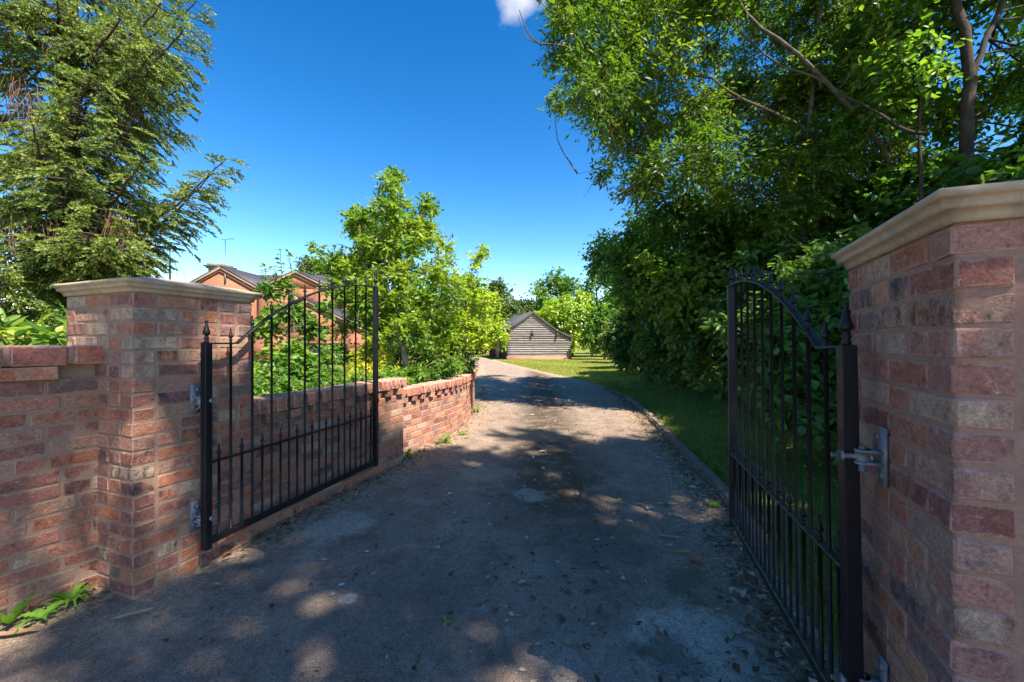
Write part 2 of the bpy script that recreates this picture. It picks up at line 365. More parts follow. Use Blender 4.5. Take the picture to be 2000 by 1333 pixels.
# raised planting bed behind the low wall
M['soil'] = simple('garden_soil', (.07,.05,.032), .95, 0, .4, 12, .6, .1)
by = np.arange(2.95, 10.5, .15); bu = np.linspace(0,1,30)
B0 = eL(by)-.20; BX = B0[:,None]-bu[None]*np.clip(1.2+(by-2.9)*1.2, 1.2, 4.5)[:,None]; BY = np.repeat(by[:,None],30,1)
BZ = np.where(bu[None] > .97, -.1, .74*(1-bu[None]**2))*np.clip((10.4-BY)/1.5, -.05, 1)+.02*np.sin(BX*5)*np.cos(BY*4)
BZ[:,0] = -.1
BZ[:,1] = np.minimum(BZ[:,1], .70)
i, j = np.meshgrid(np.arange(len(by)-1), np.arange(29), indexing='ij')
q = np.stack([i*30+j, (i+1)*30+j, (i+1)*30+j+1, i*30+j+1], -1).reshape(-1,4)
tag(MB().add(np.stack([BX,BY,BZ],-1), q).build('planting_bed', M['soil'], smooth=True), 'raised soil bed behind the low garden wall', kind='structure')

# kerb stones
M['kerb'] = simple('old_concrete_kerb', (.15,.115,.085), .95, 0, .4, 10, .6, .2)
kp = cr([(1.74,2.80),(1.93,3.49),(2.21,5.22),(2.53,7.19),(2.83,9.08),(2.98,10.6)], 200)
ks = np.concatenate([[0], np.cumsum(np.linalg.norm(np.diff(kp,axis=0),axis=1))])
kerb = emp('kerb', (1.8,3,0)); tag(kerb, 'low brown concrete kerb along the right side of driveway', kind='structure')
s0 = 0.0; rg = random.Random(3)
while s0+.88 < ks[-1]:
    a = np.array([np.interp(s0, ks, kp[:,k]) for k in (0,1)]); b = np.array([np.interp(s0+.88, ks, kp[:,k]) for k in (0,1)])
    bm = bmesh.new(); bmesh.ops.create_cube(bm, size=1)
    ln = np.linalg.norm(b-a)
    for v in bm.verts: v.co = Vector((v.co.x*(ln-.012), v.co.y*.125, v.co.z*.2))
    bmesh.ops.subdivide_edges(bm, edges=[e for e in bm.edges if abs((e.verts[0].co-e.verts[1].co).x) > .3], cuts=5)
    bmesh.ops.bevel(bm, geom=[e for e in bm.edges if all(v.co.z > .05 for v in e.verts) and e.calc_length() > .02 and len(e.link_faces) == 2 and e.calc_face_angle(0) > .5], offset=.022, segments=2, affect='EDGES')
    for v in bm.verts: v.co += Vector((rg.uniform(-.004,.004), rg.uniform(-.006,.006), rg.uniform(-.006,.004)))
    me = bpy.data.meshes.new('kerb_stone'); bm.to_mesh(me); bm.free(); me.materials.append(M['kerb'])
    c = (a+b)/2; o = link('kerb_stone', me, kerb, (c[0]-1.8, c[1]-3, -.02+rg.uniform(-.012,.006)), (rg.uniform(-.05,.05), rg.uniform(-.01,.01), math.atan2(b[1]-a[1], b[0]-a[0])))
    s0 += .895

# ------------------------------------------------------------------ brickwork
_bm = {}
def brick_mesh(l, d, h, mat, var, bev=.0055, jit=.0024):
    """one reclaimed brick: l along, d deep, h high, chipped and uneven (44 triangles)"""
    key = (round(l,3), round(d,3), round(h,3), mat.name, var)
    if key in _bm: return _bm[key]
    r = random.Random(hash((round(l*1000), round(h*1000), var)) & 0xffff)
    bm = bmesh.new(); bmesh.ops.create_cube(bm, size=1)
    for v in bm.verts: v.co = Vector((v.co.x*l, v.co.y*d, v.co.z*h))
    bmesh.ops.bevel(bm, geom=bm.edges[:], offset=bev, segments=1, affect='EDGES')
    cs = [Vector((r.choice((-1,1))*l/2, r.choice((-1,1))*d/2, r.choice((-1,1))*h/2)) for _ in range(r.choice((0,1,1,2)))]
    for v in bm.verts:
        for c in cs:
            if (v.co-c).length < .03: v.co -= c.normalized()*r.uniform(.003,.010)
        v.co += Vector((r.uniform(-jit,jit), r.uniform(-jit,jit)*.8, r.uniform(-jit,jit)))
    me = bpy.data.meshes.new('brick'); bm.to_mesh(me); bm.free(); me.materials.append(mat)
    for p in me.polygons: p.use_smooth = False
    _bm[key] = me; return me

def rough_sheet(mb, f, nu, nv, amp, sc=22.0, closed=False):
    """grid f(u,v)->point,normal, pushed in and out along the normal by noise"""
    V = []
    for a in range(nv+1):
        for b in range(nu if closed else nu+1):
            p, nn = f(b/nu, a/nv); p = Vector(p); k = noise.noise(p*sc)*amp+noise.noise(p*sc*3.1)*amp*.6
            V.append(p+Vector(nn)*k)
    w_ = nu if closed else nu+1; Fq = []
    for a in range(nv):
        for b in range(nu):
            c = (b+1) % w_ if closed else b+1
            Fq.append((a*w_+b, a*w_+c, (a+1)*w_+c, (a+1)*w_+b))
    mb.add(np.array([tuple(v) for v in V]), np.array(Fq))

CH = .0808; JT = .012
def pillar(name, corner, ang, L, ncourse, mat, mort, seed, label, flip):
    """square brick pillar; corner = front inner corner, ang = direction (from +Y towards +X) of the inner face.
    flip=-1: the pillar lies to the left of its inner face, +1: to the right"""
    a = np.array([math.sin(ang), math.cos(ang)]); b = np.array([math.cos(ang), -math.sin(ang)])*flip
    cen = np.array(corner)+a*L/2+b*L/2; rz = -ang
    root = emp(name, (cen[0], cen[1], 0), rz); tag(root, label, 'gate pillar', 'brick gate pillars')
    H = ncourse*CH; hl = L/2
    k = L/.69; s_, h_, j_ = .222*k, .105*k, .012*k; d_ = .105*k
    mb = MB()
    def ring(u, v):
        t = (u % 1)*4; sd = int(t); f = t-sd; z = -.1+(H+.1)*v
        c = [(-hl,-hl),(hl,-hl),(hl,hl),(-hl,hl)]; n_ = [(0,-1),(1,0),(0,1),(-1,0)]
        p0, p1 = c[sd], c[(sd+1)%4]
        nn = n_[sd]
        if f < 1e-6: nn = (nn[0]+n_[sd-1][0], nn[1]+n_[sd-1][1])
        return (p0[0]+(p1[0]-p0[0])*f, p0[1]+(p1[1]-p0[1])*f, z), (nn[0], nn[1], 0)
    rough_sheet(mb, ring, 4*44, 120, .0022, 24, True)
    mb.add(np.array([(-hl,-hl,H-.001),(hl,-hl,H-.001),(hl,hl,H-.001),(-hl,hl,H-.001)]), np.array([(0,1,2,3)]))
    mb.build('mortar', mort, root, smooth=True)
    r = random.Random(seed)
    full = [[s_,s_,s_],[h_,s_,s_,h_],[s_,h_,h_,s_],[h_,s_,h_,s_],[s_,s_,h_,h_],[h_,h_,s_,s_]]; part = [[s_,s_],[s_,h_,h_],[h_,s_,h_],[h_,h_,s_],[s_,s_]]
    for ci in range(ncourse):
        z = ci*CH+JT/2+(CH-JT)/2; par = ci % 2
        for side in range(4):
            long_ = (side % 2 == par)
            row = list(r.choice(full if long_ else part)); x = -hl if long_ else -hl+d_+j_
            for bl in row:
                pr = r.uniform(.002,.0055)
                ends = (1 if abs(x+hl) < 1e-6 else 0, 1 if long_ and abs(x+bl-hl) < 1e-4 else 0); ex = .007*(ends[0]+ends[1])
                me = brick_mesh(bl+ex, d_, CH-JT+.002, mat, r.randrange(7))
                px_, py_ = x+bl/2+.0035*(ends[1]-ends[0]), -hl+d_/2-pr
                th = side*math.pi/2
                loc = (px_*math.cos(th)-py_*math.sin(th), px_*math.sin(th)+py_*math.cos(th), z+r.uniform(-.002,.002))
                o = link('brick', me, root, loc, (r.uniform(-.008,.008), r.uniform(-.012,.012), th+(math.pi if r.random() < .5 and False else 0)+r.uniform(-.006,.006)))
                x += bl+j_
    # moulded cast-stone cap
    prof = [(.000,.0),(.012,.0),(.014,.012),(.018,.020),(.027,.026),(.035,.029),(.035,.034),(.037,.044),(.043,.050),(.050,.053),(.050,.068),(.046,.071)]
    mb = MB(); rings = [(hl+o_, H+z_) for o_, z_ in prof]+[(hl*.98, H+.079), (hl*.75, H+.099), (hl*.45, H+.117), (hl*.15, H+.127), (.001, H+.129)]
    ns = 12; Vs = []
    for rr, zz in rings:
        for sd in range(4):
            for kk in range(ns):
                f = kk/ns; c = [(-1,-1),(1,-1),(1,1),(-1,1)]; p0, p1 = c[sd], c[(sd+1)%4]
                p = Vector(((p0[0]+(p1[0]-p0[0])*f)*rr, (p0[1]+(p1[1]-p0[1])*f)*rr, zz)); Vs.append(p+Vector((noise.noise(p*9), noise.noise(p*9+Vector((5,0,0))), noise.noise(p*9+Vector((0,7,0)))))*.0016)
    m_ = 4*ns; Fq = [(i*m_+j, i*m_+(j+1)%m_, (i+1)*m_+(j+1)%m_, (i+1)*m_+j) for i in range(len(rings)-1) for j in range(m_)]
    mb.add(np.array([tuple(v) for v in Vs]), np.array(Fq))
    cap = mb.build('cap', M['stone'], root); cap['label'] = 'moulded buff stone cap with a low pyramid top'
    return root, cen, a, b

NC = 21; AL, AR = math.radians(21), math.radians(24)
pL, cL, aL, bL = pillar('gate_pillar', (-2.09,2.20), AL, .675, NC, M['brick_warm'], M['mortar_warm'], 11, 'orange-brown brick gate pillar left of the driveway with a stone cap', -1)
pR, cR, aR, bR = pillar('gate_pillar', (1.034,.932), AR, .66, NC, M['brick_pink'], M['mortar_pink'], 5, 'large near pink brick gate pillar cut by the right edge of the picture', 1)

def wall(name, path, ncourse, coping, label, mat, mort, seed, thick=.22, dent=True, group=None):
    """brick wall along a ground path; the visible face is on the right of the path direction"""
    pp = np.asarray(path, float); sp = cr(pp, 200) if len(pp) > 2 else cr(pp, 60)
    ss = np.concatenate([[0], np.cumsum(np.linalg.norm(np.diff(sp,axis=0),axis=1))]); Lg = ss[-1]
    root = emp(name, (pp[0][0], pp[0][1], 0)); tag(root, label, 'wall', group)
    o0 = np.array([pp[0][0], pp[0][1]])
    def at(s):
        p = np.array([np.interp(s, ss, sp[:,k]) for k in (0,1)]); q = np.array([np.interp(min(s+.03,Lg), ss, sp[:,k]) for k in (0,1)])-np.array([np.interp(max(s-.03,0), ss, sp[:,k]) for k in (0,1)])
        q /= np.linalg.norm(q); return p-o0, q, np.array([q[1], -q[0]])
    H = ncourse*CH; mb = MB(); nu = int(Lg/.025)
    hm = H+CH+.004
    def face(u, v):
        p, t, n_ = at(u*Lg); z = -.1+(H+.1)*v; return (p[0], p[1], z), (n_[0], n_[1], 0)
    rough_sheet(mb, face, nu, int((H+.1)/.018), .0022)
    def back(u, v):
        p, t, n_ = at(u*Lg); z = -.1+(hm+.1)*v; return (p[0]-n_[0]*thick, p[1]-n_[1]*thick, z), (0,0,0)
    def top(u, v):
        p, t, n_ = at(u*Lg); p = p-n_*thick*v; return (p[0], p[1], H), (0,0,.3)
    def inner(u, v):
        p, t, n_ = at(u*Lg); p = p-n_*.02; return (p[0], p[1], H+CH*v), (n_[0]*.5, n_[1]*.5, 0)
    rough_sheet(mb, back, 20, 3, .0); rough_sheet(mb, top, nu//2, 3, .002); rough_sheet(mb, inner, nu//2, 3, .003)
    for s_ in (0, Lg):
        p, t, n_ = at(s_); c = p-n_*thick
        mb.add(np.array([(p[0],p[1],-.1),(c[0],c[1],-.1),(c[0],c[1],hm),(p[0],p[1],hm)]), np.array([(0,1,2,3)]))
    mb.build('mortar', mort, root, smooth=True)
    r = random.Random(seed); st, hd, j_, d_ = .222, .105, .012, .105
    def put(nm, me, s, z, out, rx=0.0, extra=0.0):
        p, t, n_ = at(s); p = p+n_*out
        o = link(nm, me, root, (p[0], p[1], z), (r.uniform(-.008,.008), r.uniform(-.012,.012), math.atan2(t[1], t[0])+extra+r.uniform(-.006,.006)))
        return o
    for c in range(ncourse):
        s = -(r.choice((0,.06,.117,.17))) ; z = c*CH+CH/2
        while s < Lg:
            bl = st if r.random() < .72 else hd
            a0, a1 = max(s, .004), min(s+bl, Lg-.004)
            if a1-a0 > .035:
                me = brick_mesh(round((a1-a0)/.01)*.01 if a1-a0 < bl-.001 else bl, d_, CH-JT+.002, mat, r.randrange(7))
                put('brick', me, (a0+a1)/2, z+r.uniform(-.002,.002), -d_/2+r.uniform(.002,.0065))
            s += bl+j_
    zt = H
    if dent:
        s = .03; dl = .205 if coping == 'stretcher' else .105; gp = .165 if coping == 'stretcher' else .105
        while s+dl < Lg:
            put('dentil_brick', brick_mesh(dl, .15, CH-.010, mat, r.randrange(5)), s+dl/2, zt+CH/2, -.075+.045+r.uniform(-.006,.006)); s += dl+gp*r.uniform(.9,1.1)
        zt += CH
    if coping == 'stretcher':
        s = 0.0
        while s+.2 < Lg+.12:
            for dp, ou in ((.105, .055), (.105, -.062)):
                put('coping_brick', brick_mesh(.21, dp, .104, M['brick_red'], r.randrange(5), .012), min(s+.105, Lg), zt+.053+r.uniform(-.003,.003), ou-dp/2+r.uniform(-.004,.004))
            s += .226
        z1, o1, o2 = zt+.100, .045, -.165
    else:
        s = 0.0
        while s+.06 < Lg:
            put('coping_brick', brick_mesh(.0655, .232, .106, M['brick_red'], r.randrange(6), .007), s+.035, zt+.054+r.uniform(-.003,.003), .055-.116+r.uniform(-.003,.003)); s += .0765
        z1, o1, o2 = zt+.100, .050, -.172
    # bedding mortar between the coping bricks
    mb = MB(); nn = max(6, int(Lg/.08)); pts = []
    for k in range(nn+1):
        p, t, n_ = at(Lg*k/nn*.999+.0005); A, B = p+n_*o1, p+n_*o2
        pts += [(A[0],A[1],zt+.004),(A[0],A[1],z1),(B[0],B[1],z1),(B[0],B[1],zt+.004)]
    Fq = [(k*4+i, k*4+(i+1)%4, (k+1)*4+(i+1)%4, (k+1)*4+i) for k in range(nn) for i in range(4)]
    mb.add(np.array(pts), np.array(Fq+[(0,1,2,3),(nn*4+3,nn*4+2,nn*4+1,nn*4)])); mb.build('coping_mortar', mort, root)
    return root

wd = np.array([.48,.877]); wp = np.array([-2.405,2.325])
wall('boundary_wall', [tuple(wp-wd*2.6), tuple(wp+wd*.02)], 15, 'stretcher', 'tall brick boundary wall running left from the left gate pillar', M['brick_warm'], M['mortar_warm'], 21)
wall('garden_wall', [(-1.93,2.76), (-1.285,4.72)], 10, 'edge', 'low brick garden wall in shade right behind the open left gate', M['brick_warm'], M['mortar_warm'], 31, group='low garden walls')
wall('garden_wall', [(-1.47,4.74), (-1.20,5.45), (-.93,6.2), (-.80,7.0), (-.78,8.3)], 8, 'edge', 'lower sunlit curved brick garden wall beyond the end of the gate', M['brick_pink'], M['mortar_pink'], 41, group='low garden walls')

# ------------------------------------------------------------------ iron gates
def finial_mesh(k, nm):
    pr = [(.0,-.002),(.013,-.002),(.013,.008),(.009,.012),(.013,.018),(.013,.024),(.008,.030),(.010,.034),(.019,.040),(.0205,.044),(.016,.056),(.010,.074),(.0065,.088),(.0055,.092),(.0085,.097),(.0085,.101),(.005,.106),(.0,.108)]
    return MB().lathe([(r_*k*.80, z_*k) for r_, z_ in pr], 8, ph=math.pi/8).mesh(nm, M['iron'])
FIN = finial_mesh(.9, 'finial'); FINB = finial_mesh(1.32, 'finial')
GL = 1.72; ZB, ZM, ZH, ZT = .0, .50, 1.24, 1.81          # relative heights: bottom rail, middle rail, hinge-side top, end-side top
def top_z(u, ZT=ZT):
    u0 = .20
    if u <= u0: return ZH
    dx, dz = GL-u0, ZT-ZH; Rr = (dx*dx+dz*dz)/(2*dz); x = GL-u
    return ZT-Rr+math.sqrt(max(Rr*Rr-x*x, 0))
def gate(loc, ang, tilt, label, moss, ZT=ZT):
    g = emp('iron_gate', loc, 0); g.rotation_euler = Matrix.Rotation(math.pi/2-ang, 3, 'Z').to_euler() if not tilt else (Matrix.Rotation(math.pi/2-ang, 3, 'Z')@Matrix.Rotation(tilt, 3, 'Y')).to_euler()
    tag(g, label, 'gate', 'pair of open iron gates')
    rail = M['ironmoss'] if moss else M['iron']
    def bx(nm, x0, x1, y0, y1, z0, z1, m, par=g):
        bm = bmesh.new(); bmesh.ops.create_cube(bm, size=1)
        for v in bm.verts: v.co = Vector((x0+(v.co.x+.5)*(x1-x0), y0+(v.co.y+.5)*(y1-y0), z0+(v.co.z+.5)*(z1-z0)))
        bmesh.ops.bevel(bm, geom=bm.edges[:], offset=min(.003, min(x1-x0,y1-y0,z1-z0)*.2), segments=1, affect='EDGES')
        me = bpy.data.meshes.new(nm); bm.to_mesh(me); bm.free(); me.materials.append(m); return link(nm, me, par)
    hp = bx('hinge_post', -.022,.022,-.022,.022, -.03, ZH+.005, M['iron']); link('finial', FINB, hp, (0,0,ZH+.006))
    ep = bx('end_post', GL-.021,GL+.021,-.021,.021, -.03, ZT+.004, M['iron']); link('finial', FINB, ep, (GL,0,ZT+.005))
    bx('bottom_rail', .022, GL-.021, -.016, .016, -.006, .034, rail); bx('middle_rail', .022, GL-.021, -.017, .017, ZM-.005, ZM+.005, rail)
    us = np.concatenate([[.02,.18], np.linspace(.2, GL-.02, 40)]); V = []; Fq = []
    for u in us: z = top_z(u, ZT); V += [(u,-.016,z-.005),(u,.016,z-.005),(u,.016,z+.005),(u,-.016,z+.005)]
    for k in range(len(us)-1): Fq += [(k*4+i, (k+1)*4+i, (k+1)*4+(i+1)%4, k*4+(i+1)%4) for i in range(4)]
    MB().add(np.array(V), np.array(Fq)).build('top_rail', M['iron'], g)
    n_ = 11; pt = GL/n_
    for k in range(1, n_):
        u = k*pt; b = MB().tube([(u,0,.03),(u,0,top_z(u, ZT))], .008, 8).build('bar', M['iron'], g, smooth=True); link('finial', FIN, b, (u,0,top_z(u, ZT)+.003))
    for k in range(n_):
        u = (k+.5)*pt; b = MB().tube([(u,0,.03),(u,0,ZM+.004)], .008, 8).build('short_bar', M['iron'], g, smooth=True); link('finial', FIN, b, (u,0,ZM+.006))
    return g
gLang, gRang = math.radians(16.1), math.radians(17.5)
gl = gate((-1.883,2.462,.17), gLang, 0, 'open black iron gate with spear finials on the left pillar', False)
gr = gate((1.10,1.285,.165), gRang, math.radians(2.2), 'open black iron gate with mossy rails on the right pillar', True, 1.735)
# latch keeps on the free end of the right gate
for z0, z1, nm in ((1.34,1.48,'latch_plate'), (.43,.53,'latch_plate')):
    b = MB().box(GL+.0215, GL+.033, -.026, .012, z0, z1); o = b.build(nm, M['galv'] if z0 > 1 else M['iron'], gr)

def hinge(pl, gt, face_pt, nrm, z, post, grel):
    """galvanised adjustable hinge: plate, two cups, pin and two bolts on the pillar; threaded eye through the gate post"""
    ang = math.atan2(nrm[1], nrm[0])
    root = emp('hinge_bracket'); root.parent = pl
    Mw = Matrix.Translation((face_pt[0]+nrm[0]*.006, face_pt[1]+nrm[1]*.006, z))@Matrix.Rotation(ang, 4, 'Z')
    bpy.context.view_layer.update(); root.matrix_world = Mw
    root.matrix_parent_inverse = Matrix(); root.matrix_basis = pl.matrix_world.inverted()@Mw
    MB().box(0,.008,-.026,.026,-.09,.09).build('plate', M['galv'], root)
    for zz in (-.062,.062):
        MB().tube([(.008,0,zz),(.016,0,zz)], .012, 6).build('bolt', M['galv'], root)
    for zz in (.008,-.030):
        mb = MB().box(.008,.052,-.02,.02,zz,zz+.009); mb.tube([(.055,0,zz),(.055,0,zz+.009)], .021, 14); mb.build('cup', M['galv'], root)
    MB().tube([(.055,0,-.055),(.055,0,.028)], .010, 10).build('pin', M['galv'], root, smooth=True)
    w0 = Mw@Vector((.055,0,-.008)); w1 = Vector((post[0], post[1], w0.z)); d = (w1-w0); d.z = 0; d = d.normalized()
    e = MB(); e.tube([w0+Vector((0,0,-.014)), w0+Vector((0,0,.014))], .019, 14); e.tube([w0, w1+d*.060], .008, 8); e.tube([w1+d*.030, w1+d*.044], .016, 6)
    e.tube([w1-d*.044, w1-d*.030], .016, 6)
    o = e.build('hinge_eye', M['galv']); bpy.context.view_layer.update()
    o.parent = gt; o.matrix_parent_inverse = gt.matrix_world.inverted()
for z in (1.065,.34):
    t_ = .305; fp = np.array((-2.09,2.20))+aL*t_
    hinge(pL, gl, fp, -bL, z, (-1.883,2.462), None)
    t_ = .352; fp = np.array((1.034,.932))+aR*t_
    hinge(pR, gr, fp, -bR, z-.005, (1.10,1.285), None)

# ------------------------------------------------------------------ buildings
def texbrick(name, c1, c2, mo, sc=1.0):
    m, t, o = newmat(name); n = N(t); c = n('TexCoord').outputs['Object']
    sx = n('SeparateXYZ'); n.l(c, sx.inputs[0]); cb = n('CombineXYZ'); n.l(n.math('ADD', sx.outputs[0], sx.outputs[1]), cb.inputs[0]); n.l(sx.outputs[2], cb.inputs[1])
    b = n('TexBrick'); n.l(cb.outputs[0], b.inputs['Vector']); b.inputs['Color1'].default_value = (*c1,1); b.inputs['Color2'].default_value = (*c2,1); b.inputs['Mortar'].default_value = (*mo,1)
    b.inputs['Scale'].default_value = sc; b.inputs['Mortar Size'].default_value = .010; b.inputs['Brick Width'].default_value = .225; b.inputs['Row Height'].default_value = .075
    col = n.mix(1.0, b.outputs['Color'], n.ramp(n.noise(c, 1.4, 7, .7), [(.3,(.7,.7,.7)), (.7,(1.25,1.25,1.25))]), 'MULTIPLY')
    p = n('BsdfPrincipled'); n.l(col, p.inputs['Base Color']); p.inputs['Roughness'].default_value = .9
    n.l(n.bump(b.outputs['Fac'], -.4, .01), p.inputs['Normal']); n.l(p.outputs[0], o.inputs[0]); return m
M['housebrick'] = texbrick('orange_house_brick', (.33,.10,.038), (.24,.07,.030), (.28,.16,.10))
M['plinthbrick'] = texbrick('barn_plinth_brick', (.42,.16,.08), (.33,.13,.07), (.36,.22,.16))
def slate(name, col):
    m, t, o = newmat(name); n = N(t); c = n('TexCoord').outputs['Object']
    sx = n('SeparateXYZ'); n.l(c, sx.inputs[0]); cb = n('CombineXYZ'); n.l(n.math('ADD', sx.outputs[0], sx.outputs[1]), cb.inputs[0]); n.l(sx.outputs[2], cb.inputs[1])
    b = n('TexBrick'); n.l(cb.outputs[0], b.inputs['Vector']); b.inputs['Color1'].default_value = (*col,1); b.inputs['Color2'].default_value = (*[x*1.5 for x in col],1); b.inputs['Mortar'].default_value = (*[x*.4 for x in col],1)
    b.inputs['Scale'].default_value = 1; b.inputs['Mortar Size'].default_value = .012; b.inputs['Brick Width'].default_value = .28; b.inputs['Row Height'].default_value = .14
    p = n('BsdfPrincipled'); n.l(n.mix(.5, b.outputs['Color'], n.ramp(n.noise(c, 3, 6, .7), [(.3, tuple(x*.6 for x in col)), (.7, tuple(x*1.7 for x in col))])), p.inputs['Base Color']); p.inputs['Roughness'].default_value = .7
    n.l(n.bump(b.outputs['Fac'], -.5, .02), p.inputs['Normal']); n.l(p.outputs[0], o.inputs[0]); return m
M['slate'] = slate('slate_roof', (.045,.039,.044))
M['frame'] = simple('red_brown_window_frame', (.20,.075,.055), .6)
M['glass'] = simple('dark_window_glass', (.02,.028,.032), .06, 0, .2, 3, 0, .8)
M['verge'] = simple('brown_verge_board', (.23,.165,.125), .8)
M['lead'] = simple('grey_metal', (.16,.18,.20), .5, .4)
M['concrete'] = simple('weathered_concrete', (.20,.16,.14), .9, 0, .4, 6, .4)

def prism(mb, poly, y0, y1):
    """polygon in x,z extruded from y0 to y1"""
    k = len(poly); V = [(x,y0,z) for x,z in poly]+[(x,y1,z) for x,z in poly]
    mb.add(np.array(V), [np.array([list(range(k))]), np.array([list(range(2*k-1,k-1,-1))]), np.array([(i,i+k,(i+1)%k+k,(i+1)%k) for i in range(k)])])
    return mb
def window(par, x0, x1, z0, z1, y, nx_, m=None):
    """recessed window: frame with one pane for each light"""
    fr = MB(); t = .07
    fr.box(x0,x1,y-.03,y+.05,z0,z0+t); fr.box(x0,x1,y-.03,y+.05,z1-t,z1)
    for k in range(nx_+1):
        xx = x0+(x1-x0-t)*k/nx_; fr.box(xx,xx+t,y-.028,y+.05,z0+t,z1-t)
    o = fr.build('window', M['frame'], par)
    for k in range(nx_):
        xa = x0+(x1-x0-t)*k/nx_+t; xb = x0+(x1-x0-t)*(k+1)/nx_
        MB().box(xa-.005,xb+.005,y,y+.02,z0+t-.005,z1-t+.005).build('pane', M['glass'], o)
    return o
HZ = 27.0; hs_ = F/HZ
def hx(px): return (px-CX)/hs_
def hz_(py): return EYE-(py-HY)/hs_
house = emp('brick_house', (hx(577), HZ, 0)); tag(house, 'orange brick house with twin gables and slate roofs behind the shrubs', 'house')
ox = hx(577)
def hp(px, py): return (hx(px)-ox, hz_(py))
ap1, va, ap2 = hp(432,522), hp(506,563), hp(578,530); ev2 = hp(650,565); ev1 = hp(352,566)
# two gable fronts, each with its own recessed window opening
w0, w1, wz0, wz1 = hp(563,0)[0], hp(612,0)[0], hz_(622), hz_(589)
g2 = MB()
x0, x1 = va[0]-.02, ev2[0]
prism(g2, [(x0,-.3),(w0,-.3),(w0,va[1]+.0),(x0,va[1]-.02)], 0, .3)
prism(g2, [(w1,-.3),(x1,-.3),(x1,ev2[1]-.02),(w1,ev2[1]-.02)], 0, .3)
prism(g2, [(w0,-.3),(w1,-.3),(w1,wz0),(w0,wz0)], 0, .3)
prism(g2, [(w0,wz1),(w1,wz1),(w1,ev2[1]-.02),(w0,va[1]-.02)], 0, .3)
prism(g2, [(x0,va[1]-.02),(w0,va[1]-.02),(w1,ev2[1]-.02),(x1,ev2[1]-.02),(ap2[0],ap2[1]-.06)], .002, .298)
g2.build('gable_wall', M['housebrick'], house)
window(house, w0, w1, wz0, wz1, .12, 2)
g1 = MB(); prism(g1, [(ev1[0],-.3),(va[0]-.03,-.3),(va[0]-.03,va[1]-.02),(ap1[0],ap1[1]-.06),(ev1[0],ev1[1]-.02)], .004, .3); g1.build('gable_wall', M['housebrick'], house)
for ap, e0, e1 in ((ap1, ev1, va), (ap2, va, ev2)):
    for A, B, ex in ((ap, e0, -.0), (ap, e1, .0)):
        dx, dz = B[0]-A[0], B[1]-A[1]; ln = math.hypot(dx, dz); ux, uz = dx/ln, dz/ln
        nxx, nzz = (-uz, ux) if ux > 0 else (uz, -ux)
        Bx, Bz = A[0]+ux*(ln+.12), A[1]+uz*(ln+.12)
        r_ = MB(); prism(r_, [(A[0],A[1]),(Bx,Bz),(Bx+nxx*.09,Bz+nzz*.09),(A[0],A[1]+.11)], -.12, 6.0); r_.build('roof', M['slate'], house)
        v_ = MB(); prism(v_, [(A[0],A[1]-.16),(Bx,Bz-.16),(Bx,Bz-.02),(A[0],A[1]-.02)], -.15, -.122); v_.build('verge_board', M['verge'], house)
# main body behind with ridge across
mb_ = MB(); xa, xb = ev1[0]-1.5, hp(690,0)[0]
mb_.box(xa, xb, 3.0, 9.0, -.3, 4.9); mb_.build('rear_wall', M['housebrick'], house)
zr = EYE-(540-HY)/F*(HZ+6)
r_ = MB(); V = [(xa-.2,2.7,4.85),(xb+.2,2.7,4.85),(xb+.2,6,zr),(xa-.2,6,zr),(xa-.2,9.3,4.85),(xb+.2,9.3,4.85)]
V2 = [(a,b,c+.10) for a,b,c in V]
r_.add(np.array(V2+V), [np.array([(0,1,2,3),(3,2,5,4),(6,9,8,7),(9,10,11,8),(0,6,7,1),(4,5,11,10)]), np.array([(0,3,4),(1,5,2)])]); r_.build('roof', M['slate'], house)
# chimney with oversailing courses
kd = (HZ+1.2)/HZ; cx0, cx1 = hx(404)*kd-ox, hx(437)*kd-ox; ch = MB().box(cx0+.1,cx1-.1,1.2,2.2,4.4,hz_(526)+.28); cho = ch.build('chimney', M['housebrick'], house)
zt_ = hz_(526)+.28; MB().box(cx0-.02,cx1+.02,1.1,2.3,zt_,zt_+.13).box(cx0-.12,cx1+.12,1.0,2.4,zt_+.13,zt_+.22).box(cx0+.05,cx1-.05,1.15,2.25,zt_+.22,zt_+.34).build('chimney_crown', M['concrete'], cho)
dpx = hp(505,0)[0]; MB().tube([(dpx,-.06,va[1]-.25),(dpx,-.06,0)], .05, 8).build('drainpipe', M['frame'], house)
MB().box(hp(440,0)[0],hp(440,0)[0]+.08,-.1,.0,hz_(552),hz_(528)).build('vent_pipe', M['verge'], house)
# low front wing with its own gable and wide windows
fx0, fx1 = hp(528,0)[0], hp(752,0)[0]; zf, za = hz_(652), hz_(596); fm = (fx0+fx1)/2; fy = -2.6
a0, a1 = hp(606,0)[0], hp(700,0)[0]; b1z = hz_(672)
fw = MB(); prism(fw, [(fx0,-.3),(a0,-.3),(a0,zf),(fx0,zf)], fy, fy+.28); prism(fw, [(a1,-.3),(fx1,-.3),(fx1,zf),(a1,zf)], fy, fy+.28)
prism(fw, [(a0,b1z),(a1,b1z),(a1,zf),(a0,zf)], fy, fy+.28); prism(fw, [(fx0,zf),(fx1,zf),(fm,za-.05)], fy+.001, fy+.279)
fw.box(fx0,fx0+.28,fy+.28,0,-.3,zf).box(fx1-.28,fx1,fy+.28,0,-.3,zf); fw.build('front_wing_wall', M['housebrick'], house)
prism(MB(), [(0,0),(1,0),(1,1)], 0, 1)
lb = MB().box(a0-.15,a1+.15,fy-.03,fy+.02,b1z+.002,b1z+.16); lb.build('lintel', M['frame'], house)
window(house, a0, a1, -.1, b1z, fy+.10, 3)
